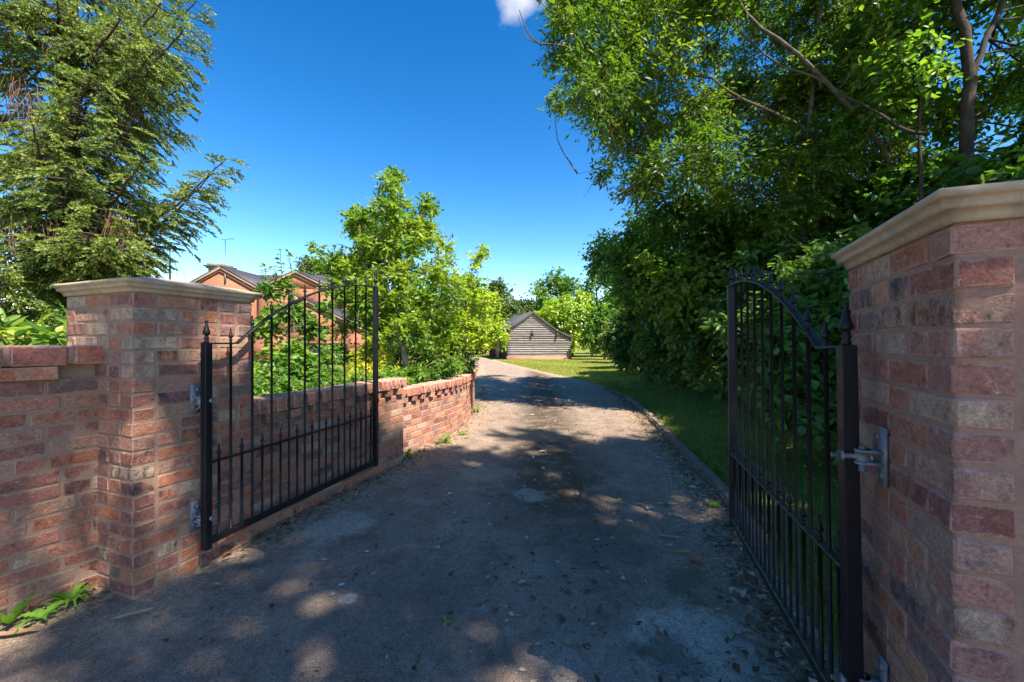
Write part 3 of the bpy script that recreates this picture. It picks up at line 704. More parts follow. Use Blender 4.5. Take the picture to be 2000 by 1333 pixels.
for sgn in (-1, 1):
    ex = fx0-.15 if sgn < 0 else fx1+.15; dz = (za-zf)/(fm-fx0); zz = za-dz*abs(ex-fm)
    r_ = MB(); prism(r_, [(fm,za),(ex,zz),(ex,zz+.1),(fm,za+.1)], fy-.1, .1); r_.build('roof', M['slate'], house)
    v_ = MB(); prism(v_, [(fm,za-.14),(ex,zz-.14),(ex,zz-.005),(fm,za-.005)], fy-.13, fy-.102); v_.build('verge_board', M['verge'], house)
# television aerial and street lamp behind
ant = emp('television_aerial', (hx(440)*(HZ+1.7)/HZ, HZ+1.7, zt_+.33)); tag(ant, 'thin television aerial mast standing on the brick chimney', 'aerial')
zm = hz_(455)-(zt_+.33)
MB().tube([(0,0,0),(0,0,zm)], .022, 6).build('mast', M['lead'], ant); MB().tube([(-.2,-.2,zm-.1),(.45,.25,zm+.1)], .02, 5).build('boom', M['lead'], ant)
for k in range(7):
    t = k/6; MB().tube([(-.2+.65*t-.12,-.2+.45*t+.2,zm-.1+.2*t),(-.2+.65*t+.12,-.2+.45*t-.2,zm-.1+.2*t)], .01, 4).build('element', M['lead'], ant)
sp_ = P(332,485,34.); lamp = emp('street_lamp', (sp_[0], 34, 0)); tag(lamp, 'tall grey street lamp beyond the left pillar cap', 'street lamp')
MB().tube([(0,0,0),(0,0,4.6),(0,0,sp_[2]-1.0)], [.09,.085,.08], 10).build('pole', M['lead'], lamp, smooth=True); MB().tube([(0,0,sp_[2]-1.0),(0,0,sp_[2])], .05, 8).build('pole_top', M['lead'], lamp)
MB().tube([(.08,0,sp_[2]),(-.35,0,sp_[2]+.06),(-.95,0,sp_[2]+.12)], [.10,.09,.04], 8).build('lamp_head', M['lead'], lamp)

# weatherboarded barn
def boardmat():
    m, t, o = newmat('weathered_boards'); n = N(t); c = n('TexCoord').outputs['Object']; rnd = n('ObjectInfo').outputs['Random']
    v = n.mapv(c, (.6,1,9)); f = n.noise(v, 3.5, 7, .7); base = n.ramp(rnd, [(0,(.27,.215,.195)), (.5,(.37,.31,.285)), (1,(.47,.41,.38))])
    col = n.mix(1.0, base, n.ramp(f, [(.25,(.35,.3,.3)), (.5,(1,1,1)), (.8,(1.25,1.25,1.25))]), 'MULTIPLY')
    col = n.mix(n.math('MULTIPLY', n.mask(n.noise(c, 1.6, 5, .6), .56, .7), .6), col, (.17,.11,.09))
    p = n('BsdfPrincipled'); n.l(col, p.inputs['Base Color']); p.inputs['Roughness'].default_value = .85; n.l(n.bump(f, .4, .01), p.inputs['Normal']); n.l(p.outputs[0], o.inputs[0]); return m
M['board'] = boardmat(); M['darkwood'] = simple('dark_timber', (.05,.035,.03), .8, 0, .4, 5)
bn = emp('barn', (-.36, 31.0, 0), math.radians(12)); tag(bn, 'silver-grey weatherboarded barn with slate roof at the end of drive', 'barn')
BW, EA, APX, APZ, KX, KZ, RZ, BD = 5.25, 2.27, 1.98, 3.72, 4.1, 2.22, 1.76, 9.0
def zroof(x): return np.interp(x, [0, APX, KX, BW], [EA, APZ, KZ, RZ])
def xr(z):
    xl = 0.0 if z <= EA else APX*(z-EA)/(APZ-EA)
    if z <= RZ: xx = BW
    elif z <= KZ: xx = BW-(BW-KX)*(z-RZ)/(KZ-RZ)
    else: xx = KX-(KX-APX)*(z-KZ)/(APZ-KZ)
    return xl, xx
pl_ = MB().box(-.03,BW+.03,-.04,.3,-.3,.30); pl_.build('plinth', M['plinthbrick'], bn)
bk = MB(); prism(bk, [(.0,.30),(BW,.30),(BW,RZ-.03),(KX,KZ-.03),(APX,APZ-.05),(0,EA-.03)], .06, .2); bk.build('gable_backing', M['darkwood'], bn)
z = .29; rb = random.Random(8); bi = 0
while z < APZ-.1:
    hgt = .175+rb.uniform(-.018,.02); l0, r0 = xr(z); l1, r1 = xr(min(z+hgt+.03, APZ-.03)); nn = 14; V = []; Fq = []
    for k in range(nn+1):
        f = k/nn; xb_, xt_ = l0+(r0-l0)*f, l1+(r1-l1)*f; wv = .022*noise.noise(Vector((xb_*1.7, bi*3.7, 0)))+.008*noise.noise(Vector((xb_*6, bi*3.7, 4)))
        V += [(xb_,-.028,z+wv),(xt_,.045,z+hgt+.03),(xt_,.06,z+hgt+.03),(xb_,.02,z+wv)]
    for k in range(nn): Fq += [(k*4+i, (k+1)*4+i, (k+1)*4+(i+1)%4, k*4+(i+1)%4) for i in range(4)]
    Fq += [(0,1,2,3), (nn*4+3,nn*4+2,nn*4+1,nn*4)]
    MB().add(np.array(V), np.array(Fq)).build('weatherboard', M['board'], bn); z += hgt; bi += 1
for xx, zz in ((1.97,2.12),(4.0,2.02)):
    be = MB().box(xx-.07,xx+.07,-.26,.02,zz-.22,zz+.06); be.tube([(xx,-.26,zz+.05),(xx+.02,0,zz+.22)], .03, 6); be.build('beam_end', M['darkwood'], bn)
ro = [(-.28,EA-.2),(APX,APZ+.02),(KX,KZ+.03),(BW+.16,RZ-.02)]
for k in range(3):
    (x0,z0),(x1,z1) = ro[k], ro[k+1]; r_ = MB(); prism(r_, [(x0,z0),(x1,z1),(x1,z1+.08),(x0,z0+.08)], -.14, BD); r_.build('roof', M['slate'], bn)
    v_ = MB(); prism(v_, [(x0,z0-.12),(x1,z1-.12),(x1,z1-.003),(x0,z0-.003)], -.155, -.125); v_.build('verge_board', M['darkwood'], bn)
MB().box(BW-.06,BW,.2,BD,-.3,RZ-.05).build('side_wall', M['board'], bn); MB().box(0,BW,BD-.2,BD-.1,-.3,RZ).build('rear_wall', M['darkwood'], bn)
for k in range(4):
    yy_ = .3+k*2.7; MB().box(-.08,.10,yy_,yy_+.2,-.1,EA-.05).build('post', M['darkwood'], bn)
    if k < 3: MB().box(.02,.07,yy_+.2,yy_+2.7,.02,EA-.25).build('door', M['darkwood'] if k != 1 else M['board'], bn)
MB().box(-.06,.08,.3,BD,EA-.22,EA-.08).build('wall_plate', M['darkwood'], bn)

# ------------------------------------------------------------------ vegetation helpers
def leaves(mb, pos, d, nrm, Ln, Wd, tint, shape='diamond', fold=.25):
    """adds one folded leaf per row"""
    w_ = nz(np.cross(nrm, d)); n_ = nz(np.cross(d, w_)); Ln = np.asarray(Ln)[:,None]; Wd = np.asarray(Wd)[:,None]; k = len(pos)
    if shape == 'diamond':
        V = np.stack([pos, pos+d*Ln*.45+w_*Wd*.5+n_*Wd*fold, pos+d*Ln, pos+d*Ln*.45-w_*Wd*.5+n_*Wd*fold], 1)
        b = np.arange(k)[:,None]*4; Fc = np.concatenate([b+np.array([0,1,2]), b+np.array([0,2,3])]); m = 4
    else:
        V = np.stack([pos, pos+d*Ln*.28+w_*Wd*.46+n_*Wd*fold, pos+d*Ln*.68+w_*Wd*.40+n_*Wd*fold, pos+d*Ln-n_*Wd*.12,
                      pos+d*Ln*.68-w_*Wd*.40+n_*Wd*fold, pos+d*Ln*.28-w_*Wd*.46+n_*Wd*fold], 1)
        b = np.arange(k)[:,None]*6; Fc = np.concatenate([b+np.array([0,1,2,3]), b+np.array([0,3,4,5])]); m = 6
    mb.add(V.reshape(-1,3), Fc, np.repeat(tint, m))
def unit(rng, n):
    v = rng.normal(size=(n,3)); return nz(v)
def foliage(mb, tw, rng, C, R, nt_, K, L, W, droop=.35, start=.25, shape='diamond', fold=.2, up=.8, shell=.55, tj=.28, hemi=None, twr=.004, tfrac=.35):
    C = np.asarray(C, float); R = np.asarray(R, float); R = R[:,None]*np.ones(3) if R.ndim == 1 else R
    n = len(C); rm_ = R.mean(1); idx = np.repeat(np.arange(n), np.clip(nt_*np.clip((rm_/np.median(rm_))**2, .3, 1.35), 8, None).astype(int)); Nn = len(idx)
    d = unit(rng, Nn)
    if hemi is not None: d[:,2] = np.where(d[:,2] < -hemi, -d[:,2], d[:,2])
    rad = rng.uniform(shell, 1.05, Nn)
    end = C[idx]+d*R[idx]*rad[:,None]; org = C[idx]+d*R[idx]*.12+rng.normal(size=(Nn,3))*R[idx]*.14
    t = np.linspace(start, 1, K)[None]+rng.uniform(-.06,.06,(Nn,K)); sg = np.where(np.arange(K)%2, 1., -1.)
    ax = end-org; pos = org[:,None]+ax[:,None]*t[...,None]; dz = droop*R[idx].mean(1)[:,None]*.4*t**2; pos[...,2] -= dz
    tdir = nz(ax); side = nz(np.cross(tdir, nz(np.array([0,0,1.])+rng.normal(size=(Nn,3))*.4)))
    ld = tdir[:,None]*.55+side[:,None]*sg[None,:,None]*.8+rng.normal(size=(Nn,K,3))*.32; ld[...,2] -= droop*.8; ld = nz(ld).reshape(-1,3)
    nr = rng.normal(size=(Nn*K,3))*.55; nr[:,2] += up; nr += np.repeat(d, K, 0)*.35; nr = nz(nr)
    ct = rng.uniform(.5-tj, .5+tj, n)[idx]; ti = np.clip(np.repeat(ct, K)+rng.normal(size=Nn*K)*.16, 0, 1)
    sz = rng.uniform(.6, 1.2, Nn*K)
    leaves(mb, pos.reshape(-1,3), ld, nr, L*sz, W*sz*rng.uniform(.85,1.15,Nn*K), ti, shape, fold)
    if tw is not None:
        s = rng.random(Nn) < tfrac; a = org[s]; b = end[s].copy(); mdl = (a+b)/2; mdl[:,2] -= .1*droop*R[idx][s].mean(1); b[:,2] -= .4*droop*R[idx][s].mean(1)
        k = len(a); rr = twr
        ref = nz(np.cross(nz(b-a), np.array([.3,.2,1.]))); rf2 = nz(np.cross(nz(b-a), ref))
        off = [ref, -.5*ref+.87*rf2, -.5*ref-.87*rf2]
        V = np.stack([a+o_*rr*1.6 for o_ in off]+[mdl+o_*rr for o_ in off]+[b+o_*rr*.4 for o_ in off], 1)
        Fc = np.array([(r0*3+i, r0*3+(i+1)%3, r0*3+3+(i+1)%3, r0*3+3+i) for r0 in (0,1) for i in range(3)])
        tw.add(V.reshape(-1,3), (np.arange(k)[:,None,None]*9+Fc[None]).reshape(-1,4))
def limb(mb, pts, r0, r1, n=14, sides=8, rng=None, wob=.0):
    p = cr(pts, n)
    if rng is not None and wob: p[1:-1] += rng.normal(size=(n-2,3))*wob
    mb.tube(p, np.linspace(r0, r1, n)*np.where(np.arange(n) < 1, 1.25, 1), sides)
def inpoly(p, poly):
    x, y = p; c = False; j = len(poly)-1
    for i in range(len(poly)):
        if (poly[i][1] > y) != (poly[j][1] > y) and x < (poly[j][0]-poly[i][0])*(y-poly[i][1])/(poly[j][1]-poly[i][1])+poly[i][0]: c = not c
        j = i
    return c
def region(rng, poly, Z0, Z1, n, r0, r1, shrink=.8):
    """clump centres spread through a volume whose outline is known, set in from the edge by their own radius"""
    xs_, ys_ = [p[0] for p in poly], [p[1] for p in poly]; C = []; R = []; tries = 0
    while len(C) < n and tries < n*60:
        tries += 1; x, y, Z, r = rng.uniform(min(xs_), max(xs_)), rng.uniform(min(ys_), max(ys_)), rng.uniform(Z0, Z1), rng.uniform(r0, r1)
        rp = r*F/Z*shrink
        if all(inpoly((x+rp*math.cos(t), y+rp*math.sin(t)), poly) for t in np.arange(6)*math.pi/3):
            c = P(x, y, Z)
            if len(C) and np.min(np.linalg.norm(np.array(C)-c, axis=1)) < r*.45: continue
            C.append(c); R.append(r)
    return np.array(C), np.array(R)
def plant(name, base, label, cat, leafm, C, R, nt_, K, L, W, seed, bark=None, trunk=None, group=None, limbs=True, lr=.02, trunk_name='trunk', crown='crown', extra=None, **kw):
    """a tree or shrub: empty at its base > trunk (with limbs and twigs), crown (leaves)"""
    rng = R_(seed); root = emp(name, base); tag(root, label, cat, group); b = np.array(base, float)
    lm = MB(); tw = MB() if bark else None; C = np.asarray(C, float); R = np.asarray(R, float)
    foliage(lm, tw, rng, C-b, R, nt_, K, L, W, **kw)
    if extra: extra(lm, tw, rng, b)
    lm.build(crown, leafm, root)
    if bark:
        if trunk is not None:
            for pts, r0, r1 in trunk: limb(tw, np.asarray(pts, float)-b, r0, r1, 16, 9, rng, r1*.25)
        if limbs:
            if trunk is not None: tp = np.concatenate([cr(np.asarray(t[0], float)-b, 24) for t in trunk])
            else: tp = np.array([[0,0,.05],[0,0,.3]])
            for c in C-b:
                k = tp[np.argmin(np.linalg.norm((tp-c)*np.array([1,1,1.6])+np.array([0,0,.5]), axis=1))]
                mid = (k+c)/2+rng.normal(size=3)*.08*np.linalg.norm(c-k); mid[2] += .08*np.linalg.norm(c-k)
                limb(tw, [k, mid, c], lr, lr*.35, 7, 5)
        tw.build(trunk_name, bark, root, smooth=True)
    return root
def mound(rng, c, R3, n, r0, r1, low=-.2):
    """clump centres filling a rounded shrub"""
    d = unit(rng, n); d[:,2] = np.where(d[:,2] < low, -d[:,2], d[:,2]); k = rng.uniform(.35, .95, n)**.5
    r = rng.uniform(r0, r1, n); C = np.array(c)+d*np.clip(np.array(R3)-r[:,None]*.6, .05, None)*k[:,None]; return C, r

LM = {
 'ash': leafmat('ash_leaf', [(.035,.080,.012),(.07,.135,.016),(.125,.19,.02),(.20,.235,.025)], .45, .45, 1.5, .35, 1.0),
 'maple': leafmat('maple_leaf', [(.020,.055,.012),(.038,.088,.016),(.072,.135,.018),(.12,.175,.02)], .48, .45, 1.6, .35, 1.4),
 'bramble': leafmat('bramble_leaf', [(.026,.070,.018),(.042,.105,.022),(.062,.14,.026),(.10,.18,.036)], .30, .5, 1.2, .4, 1.35),
 'hedge': leafmat('hedge_leaf', [(.020,.048,.013),(.034,.074,.017),(.052,.10,.02),(.08,.13,.025)], .38, .5, 1.4, .35, 1.7),
 'lime': leafmat('bright_leaf', [(.10,.175,.012),(.18,.27,.016),(.27,.35,.02),(.36,.40,.03)], .42),
 'young': leafmat('young_tree_leaf', [(.06,.125,.014),(.11,.19,.018),(.16,.245,.02),(.24,.28,.03)], .42),
 'yellow': leafmat('golden_shrub_leaf', [(.22,.27,.02),(.34,.36,.03),(.45,.42,.04),(.55,.48,.07)], .4),
 'vari': leafmat('variegated_leaf', [(.05,.12,.02),(.12,.20,.03),(.24,.29,.04),(.42,.40,.08)], .4),
 'garden': leafmat('garden_leaf', [(.04,.10,.018),(.07,.15,.022),(.11,.20,.028),(.17,.25,.035)], .4),
 'oak': leafmat('oak_leaf', [(.035,.065,.016),(.055,.09,.02),(.08,.12,.028),(.11,.15,.035)], .3),
 'olive': leafmat('olive_leaf', [(.07,.10,.025),(.11,.145,.035),(.16,.19,.05),(.22,.24,.09)], .35),
 'spruce': leafmat('spruce_needle', [(.040,.070,.024),(.078,.12,.030),(.135,.18,.036),(.20,.24,.045)], .28, .5, 1.3),
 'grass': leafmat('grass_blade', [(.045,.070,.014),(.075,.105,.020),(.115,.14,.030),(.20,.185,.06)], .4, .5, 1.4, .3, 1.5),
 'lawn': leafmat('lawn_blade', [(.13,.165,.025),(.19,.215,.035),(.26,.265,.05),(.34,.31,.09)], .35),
 'weed': leafmat('weed_leaf', [(.06,.15,.02),(.09,.21,.022),(.13,.27,.03),(.17,.30,.04)], .42),
}

# ------------------------------------------------------------------ trees and shrubs on the right
rg = R_(101)
ashpoly = [(1050,-260),(1045,30),(1065,160),(1055,215),(1150,270),(1210,400),(1330,450),(1480,460),(1640,420),(1760,330),(1760,-260)]
C1, R1 = region(rg, ashpoly, 6.6, 10.5, 150, .45, .9, .7)
C1b = np.array([P(1085,200,7.2), P(1130,190,7.4), P(1180,330,7.5), P(1100,30,7.6), P(1150,110,7.4), P(1205,260,7.8)]); R1b = np.array([.28,.36,.32,.45,.5,.45])
C1c, R1c = region(rg, [(1380,120),(1820,60),(1820,420),(1640,480),(1440,470)], 6.2, 8.6, 34, .4, .7, .6)
C1 = np.vstack([C1, C1b, C1c]); R1 = np.concatenate([R1, R1b, R1c])
lp = lambda *a: [P(*q_) for q_ in a]
tb1 = np.array([5.15, 7.1, .35])
plant('ash_tree', tuple(tb1), 'large sunlit ash tree leaning out over the driveway from the right', 'tree', LM['ash'], C1, R1, 76, 9, .118, .047, 201, M['barkgrey'],
  [([tb1, P(1572,520,7.1), P(1566,380,7.0), P(1580,240,7.0), P(1600,60,7.2), P(1610,-150,7.4)], .055, .025),
   (lp((1775,800,6.6),(1772,640,6.6),(1762,470,6.6),(1745,330,6.4),(1650,200,6.4),(1545,95,6.6),(1480,50,6.9),(1430,-20,7.2),(1390,-160,7.6)), .055, .02),
   (lp((1762,470,6.6),(1740,300,6.4),(1700,215,6.3),(1660,195,6.4),(1590,150,6.5),(1510,120,6.8),(1420,40,7.2)), .035, .012),
   (lp((1662,790,7.0),(1662,600,7.0),(1645,420,7.0),(1600,275,6.9),(1520,225,7.0),(1440,190,7.2),(1380,150,7.5),(1280,150,7.6),(1200,185,7.5)), .042, .010),
   (lp((1380,150,7.5),(1330,135,7.5),(1240,95,7.5),(1180,100,7.5),(1130,100,7.5),(1090,88,7.5),(1050,85,7.5),(1030,60,7.5),(1014,20,7.5)), .035, .006),
   (lp((1090,88,7.5),(1120,60,7.5),(1060,10,7.5),(1050,-20,7.5)), .012, .004), (lp((1050,85,7.5),(1030,75,7.5),(1018,50,7.5),(1012,30,7.4)), .008, .003),
   (lp((1240,300,7.5),(1190,320,7.4),(1160,355,7.4),(1135,395,7.4)), .010, .003), (lp((1160,355,7.4),(1180,365,7.4),(1205,382,7.4)), .005, .002),
   (lp((1190,320,7.4),(1150,335,7.4),(1126,340,7.4)), .005, .002)],
  lr=.014, droop=.35, start=.2, shell=.5, tj=.34)
mappoly = [(1600,-320),(2400,-320),(2400,330),(2000,360),(1760,400),(1640,380),(1580,260),(1600,100)]
C2, R2 = region(rg, mappoly, 5.2, 8.5, 76, .5, .9, .6)
tb2 = np.array([6.15, 5.4, .35])
plant('field_maple_tree', tuple(tb2), 'dark trunked maple tree in shade above the right pillar', 'tree', LM['maple'], C2, R2, 64, 9, .105, .066, 202, M['barkdark'],
  [([tb2, P(1885,400,5.4), P(1888,260,5.4), P(1893,120,5.4), P(1870,20,5.5), P(1840,-200,5.8)], .09, .045),
   (lp((1890,250,5.4),(1905,130,5.4),(1960,0,5.5),(2010,-150,5.7)), .045, .02),
   (lp((1806,850,5.6),(1804,600,5.6),(1800,400,5.6),(1795,260,5.7),(1800,160,5.8),(1820,60,5.9),(1832,-60,6.0)), .03, .012),
   (lp((1810,262,5.5),(1770,255,5.5),(1720,225,5.6),(1680,200,5.7)), .028, .012)], lr=.014, shape='ovate', droop=.3, tj=.3, start=.2)
hazpoly = [(1108,525),(1130,470),(1180,440),(1225,385),(1300,350),(1420,380),(1560,400),(1560,620),(1300,640),(1200,600),(1140,560)]
C3, R3 = region(rg, hazpoly, 8.0, 13.5, 75, .45, .95, .75)
tb3 = np.array([4.9, 10.5, .35])
plant('hazel_tree', tuple(tb3), 'spreading green hazel above the hedge, left edge against the sky', 'tree', LM['maple'], C3, R3, 60, 9, .135, .085, 203, M['barkgrey'],
  [([tb3, tb3+[-.2,0,1.2], tb3+[-.5,.2,2.6], tb3+[-1.2,.6,3.4]], .08, .03), ([tb3+[.1,.1,0], tb3+[.4,.2,1.5], tb3+[.5,.2,3.2]], .07, .03)], lr=.02, shape='ovate', tj=.3, start=.2)
# hedge shrubs growing on the bank, from far to near
hs_list = [(5.6,19.0,1.5,2.6,'olive','pale olive shrub at the far end of the hedge beside the lawn'),
 (5.0,15.6,1.5,2.9,'hedge','dark rounded hedge shrub whose foot meets the sunny lawn'),
 (4.9,13.2,1.45,3.1,'hedge','dark hedge shrub second along from the lawn'),
 (4.75,11.0,1.45,3.2,'hedge','tall dark hedge shrub below the hazel tree'),
 (4.7,9.0,1.4,3.2,'hedge','dark hedge shrub left of the open right gate'),
 (4.7,7.2,1.3,3.2,'hedge','dark hedge shrub behind the end post of the right gate'),
 (4.6,5.5,1.2,3.0,'hedge','dark ivy-clad shrub seen through the bars of the right gate')]
for k, (x, y, r, h, lm_, lb_) in enumerate(hs_list):
    g0 = float(gz(x, y)); rr_ = R_(300+k); C, R = mound(rr_, (x, y, g0+h*.46), (r, r, h*.54), 34, .35, .6, -.75)
    ll = .10+.004*y
    plant('hedge_shrub', (x, y, g0-.02), lb_, 'shrub', LM[lm_], C, R, 38, 8, ll*1.14, ll*.55, 310+k, M['barkdark'], [([(x,y,g0-.02),(x+.1,y,g0+.6),(x,y+.1,g0+h*.6)], .05, .02)], group='hedge shrubs on the bank', lr=.012, tj=.3, start=.15, shape='ovate', tfrac=.2)
# brambles piled behind the right pillar
for k, (x, y, r, h, lb_) in enumerate([(3.75,3.35,1.0,2.25,'bramble thicket of rounded leaves behind the right pillar cap'), (3.1,4.1,.62,1.75,'bramble mound with broad leaves behind the right gate bars'), (4.3,4.7,1.0,2.6,'tall bramble heap between the right pillar and the maple trunk'), (4.2,2.3,1.1,2.5,'bramble thicket at the right edge above the near pillar')]):
    g0 = float(gz(x, y)); rr_ = R_(330+k); C, R = mound(rr_, (x, y, g0+h*.5), (r, r, h*.52), 26, .28, .48, -.5)
    plant('bramble_bush', (x, y, g0-.02), lb_, 'bush', LM['bramble'], C, R, 44, 7, .105, .085, 340+k, M['barkdark'], [([(x,y,g0-.02),(x,y+.1,g0+.5),(x+.1,y,g0+h*.7)], .02, .008)], group='brambles by the right pillar', lr=.007, tj=.3, start=.15, shape='ovate', up=1.1, fold=.12, droop=.3, tfrac=.25)
# trees on the roadside to the right of and behind the photographer: they shade the entrance
def roadside(name, base, cen, rad, n, cr0, cr1, nt_, seed, label, L=.17):
    rr_ = R_(seed); d = unit(rr_, n); C = np.array(cen)+d*np.array(rad)*(rr_.uniform(.1,1,n)**.4)[:,None]; R = rr_.uniform(cr0, cr1, n)
    b = np.array(base, float); c = np.array(cen, float)
    plant(name, base, label, 'tree', LM['maple'], C, R, nt_, 8, L, L*.62, seed+1, M['barkdark'], [([b, b*[1,1,0]+[0.05,0.1,3.0], (b+c)/2*[1,1,0]+[0,0,c[2]*.7], c], .22, .08)], lr=.04, tj=.25, start=.1, shape='ovate', tfrac=.2)
roadside('lime_tree', (8.4,-6.0,0), (6.95,-3.55,12.2), (4.1,3.4,1.7), 100, .55, .95, 42, 409, 'tall roadside lime tree whose crown shades the gateway')
roadside('lime_tree', (13.0,-1.0,.3), (12.2,-.6,12.0), (3.4,3.6,2.0), 46, .7, 1.1, 36, 411, 'tall lime tree on the right bank shading the hedge')
roadside('lime_tree', (10.6,6.0,.4), (10.0,6.0,9.5), (2.6,3.6,2.2), 30, .7, 1.1, 36, 421, 'tall lime tree standing behind the hedge on the right')

# ------------------------------------------------------------------ background trees
def bgtree(name, px, ptop, Z, half, label, lm_, seed, pb=None, n=40, cat='tree', group='trees beyond the barn and house', k3=.8, L=None):
    c = P(px, ptop, Z); H_ = c[2]; x = c[0]; hw = half*1.15/F*Z; rr_ = R_(seed); lo = .05 if pb is None else max(.05, P(px,pb,Z)[2])
    cz = (H_+lo)/2; rz_ = (H_-lo)/2; C, R = mound(rr_, (x, Z, cz), (hw, hw*k3, rz_), n, min(hw,rz_)*.28, min(hw,rz_)*.48, -.9)
    L = L or max(.12, Z*.0062)
    plant(name, (x, Z, -.03), label, cat, LM[lm_], C, R, 27, 7, L*1.32, L*.85, seed+1, M['barkdark'], [([(x,Z,-.03),(x+.1,Z,cz*.5),(x,Z,cz*1.3)], max(.06,H_*.02), H_*.008)], group=group, lr=H_*.004+.01, tj=.3, start=.15, tfrac=.1, twr=.01, shape='diamond')
bgtree('oak_tree', 612, 488, 46., 45, 'grey-green oak behind the house roof', 'oak', 501, 620)
bgtree('oak_tree', 672, 492, 43., 40, 'second oak behind the house, left of the young tree', 'oak', 505, 620)
bgtree('oak_tree', 965, 543, 62., 52, 'distant dark oak left of the barn roof', 'oak', 511)
bgtree('oak_tree', 1000, 590, 58., 40, 'small distant tree just above the barn ridge', 'oak', 521)
bgtree('oak_tree', 1088, 520, 50., 55, 'tall green tree behind the barn against the sky', 'maple', 531)
bgtree('oak_tree', 1165, 505, 46., 50, 'green tree rising behind the bright shrub tree', 'maple', 541)
bgtree('oak_tree', 1235, 470, 36., 60, 'broad green tree filling the gap above the hedge', 'ash', 545)
bgtree('elder_tree', 1118, 560, 37., 62, 'bright yellow-green elder tree with white blossom behind the barn', 'lime', 551, 700)
bgtree('elder_tree', 1180, 590, 31., 42, 'green shrub tree right of the barn beside the lawn', 'garden', 561)
bgtree('elder_tree', 1215, 600, 26., 38, 'olive shrub tree where the lawn meets the hedge', 'olive', 571)
bgtree('oak_tree', 905, 600, 48., 50, 'dark tree left of the barn behind the drive', 'oak', 581)
bgtree('oak_tree', 840, 560, 52., 60, 'oak tree behind the garden, hidden mostly by the young tree', 'oak', 585)
bgtree('oak_tree', 745, 560, 50., 60, 'oak tree right of the house behind young tree stems', 'oak', 588)
for k, (px, pt, Z, hf) in enumerate([(-120,600,60,110),(120,590,60,110),(360,600,75,80),(1330,500,40,90),(1500,470,34,110),(1720,480,28,150),(1980,470,26,170)]):
    bgtree('hedgerow_tree', px, pt, float(Z), hf, ['hedgerow tree far behind the spruce at the left edge','hedgerow tree behind the left pillar cap','far hedgerow tree beside the street lamp','hedgerow tree behind the hazel','hedgerow tree behind the ash stems','hedgerow tree behind the maple trunk','hedgerow tree behind the near right pillar'][k], 'oak', 600+k*3, group='far hedgerow trees', n=30)
for k, px in enumerate((660,715,770,825,880,930)):
    bgtree('hedge_row', px, 628-8*(k % 2), 40.+k, 48, ['far hedge bush right of the house','far hedge bush second right of the house','far hedge bush behind the young tree trunk','far hedge bush behind the leaning trunk','far hedge bush left of the barn','far hedge bush touching the barn'][k], 'oak', 640+k*3, cat='hedge', group='far garden hedge', n=26)
bgtree('oak_tree', 1030, 575, 66., 46, 'far tree filling the dip behind the barn ridge', 'oak', 661)
bgtree('oak_tree', 925, 560, 70., 50, 'farthest tree left of the barn', 'oak', 664)
bgtree('elder_tree', 1085, 578, 40., 45, 'lime green elder just above the barn roof', 'lime', 667, 700)
for k, (x, y, r, h) in enumerate([(6.2,6.9,1.5,4.4),(7.6,6.0,1.6,4.8),(5.6,4.0,1.2,3.5),(7.2,4.2,1.5,4.3),(6.4,9.2,1.5,4.6)]):
    g0 = float(gz(x, y)); C, R = mound(R_(670+k), (x, y, g0+h*.48), (r, r, h*.52), 34, .4, .65, -.75)
    plant('holly_bush', (x, y, g0-.02), ['dark holly behind the ash trunk','dark holly behind the maple trunk','holly rising behind the near right pillar cap','tall holly at the right edge behind the pillar','dark holly at the back of the hedge'][k], 'bush', LM['maple'], C, R, 36, 8, .125, .08, 680+k, M['barkdark'], [([(x,y,g0-.02),(x,y,g0+1),(x,y,g0+h*.6)], .06, .02)], group='hollies behind the hedge', lr=.012, tj=.3, start=.15, shape='ovate', tfrac=.2)
# blossom on the elder
eb = P(1118,600,36.); bl = MB(); rr_ = R_(77)
pp_ = np.array([P(rr_.uniform(1085,1150), rr_.uniform(575,650), 34.6+rr_.uniform(-.4,.5)) for _ in range(70)]); k = len(pp_)
M['blossom'] = simple('white_blossom', (.75,.70,.62), .8)
leaves(bl, pp_, unit(rr_, k), nz(rr_.normal(size=(k,3))*.4+np.array([0,-.8,.6])), np.full(k,.12), np.full(k,.12), np.full(k,.5), 'ovate', .05)
eo = [o for o in bpy.data.objects if o.name.startswith('elder_tree') and o.parent is None][0]
b_ = bl.build('blossom', M['blossom']); b_.parent = eo; b_.location = (-eo.location.x, -eo.location.y, -eo.location.z)

# ------------------------------------------------------------------ garden plants behind the low wall
yb = np.array([-1.62, 6.35, .66])
yc = [(700,430,6.3,.28),(720,480,6.4,.34),(765,345,6.4,.17),(772,395,6.4,.26),(790,450,6.3,.34),(835,400,6.5,.24),(825,455,6.5,.32),(745,540,6.3,.40),(800,540,6.4,.42),(850,530,6.6,.40),(715,560,6.2,.34),(760,620,6.3,.38),(830,610,6.5,.42),(870,480,6.7,.22),(690,520,6.3,.28),(890,560,6.7,.36),(735,660,6.2,.28),(640,510,6.3,.30),(665,560,6.3,.32),(620,485,6.4,.14)]
yC = np.array([P(a,b,c) for a,b,c,_ in yc]); yR = np.array([r for *_,r in yc])
ypoly = [(640,560),(608,485),(680,500),(668,408),(715,400),(760,312),(792,322),(800,385),(852,365),(862,470),(905,520),(930,600),(930,720),(720,725),(690,640)]
yC2, yR2 = region(R_(699), ypoly, 5.9, 7.3, 62, .14, .36, .6); yC = np.vstack([yC, yC2]); yR = np.concatenate([yR, yR2])
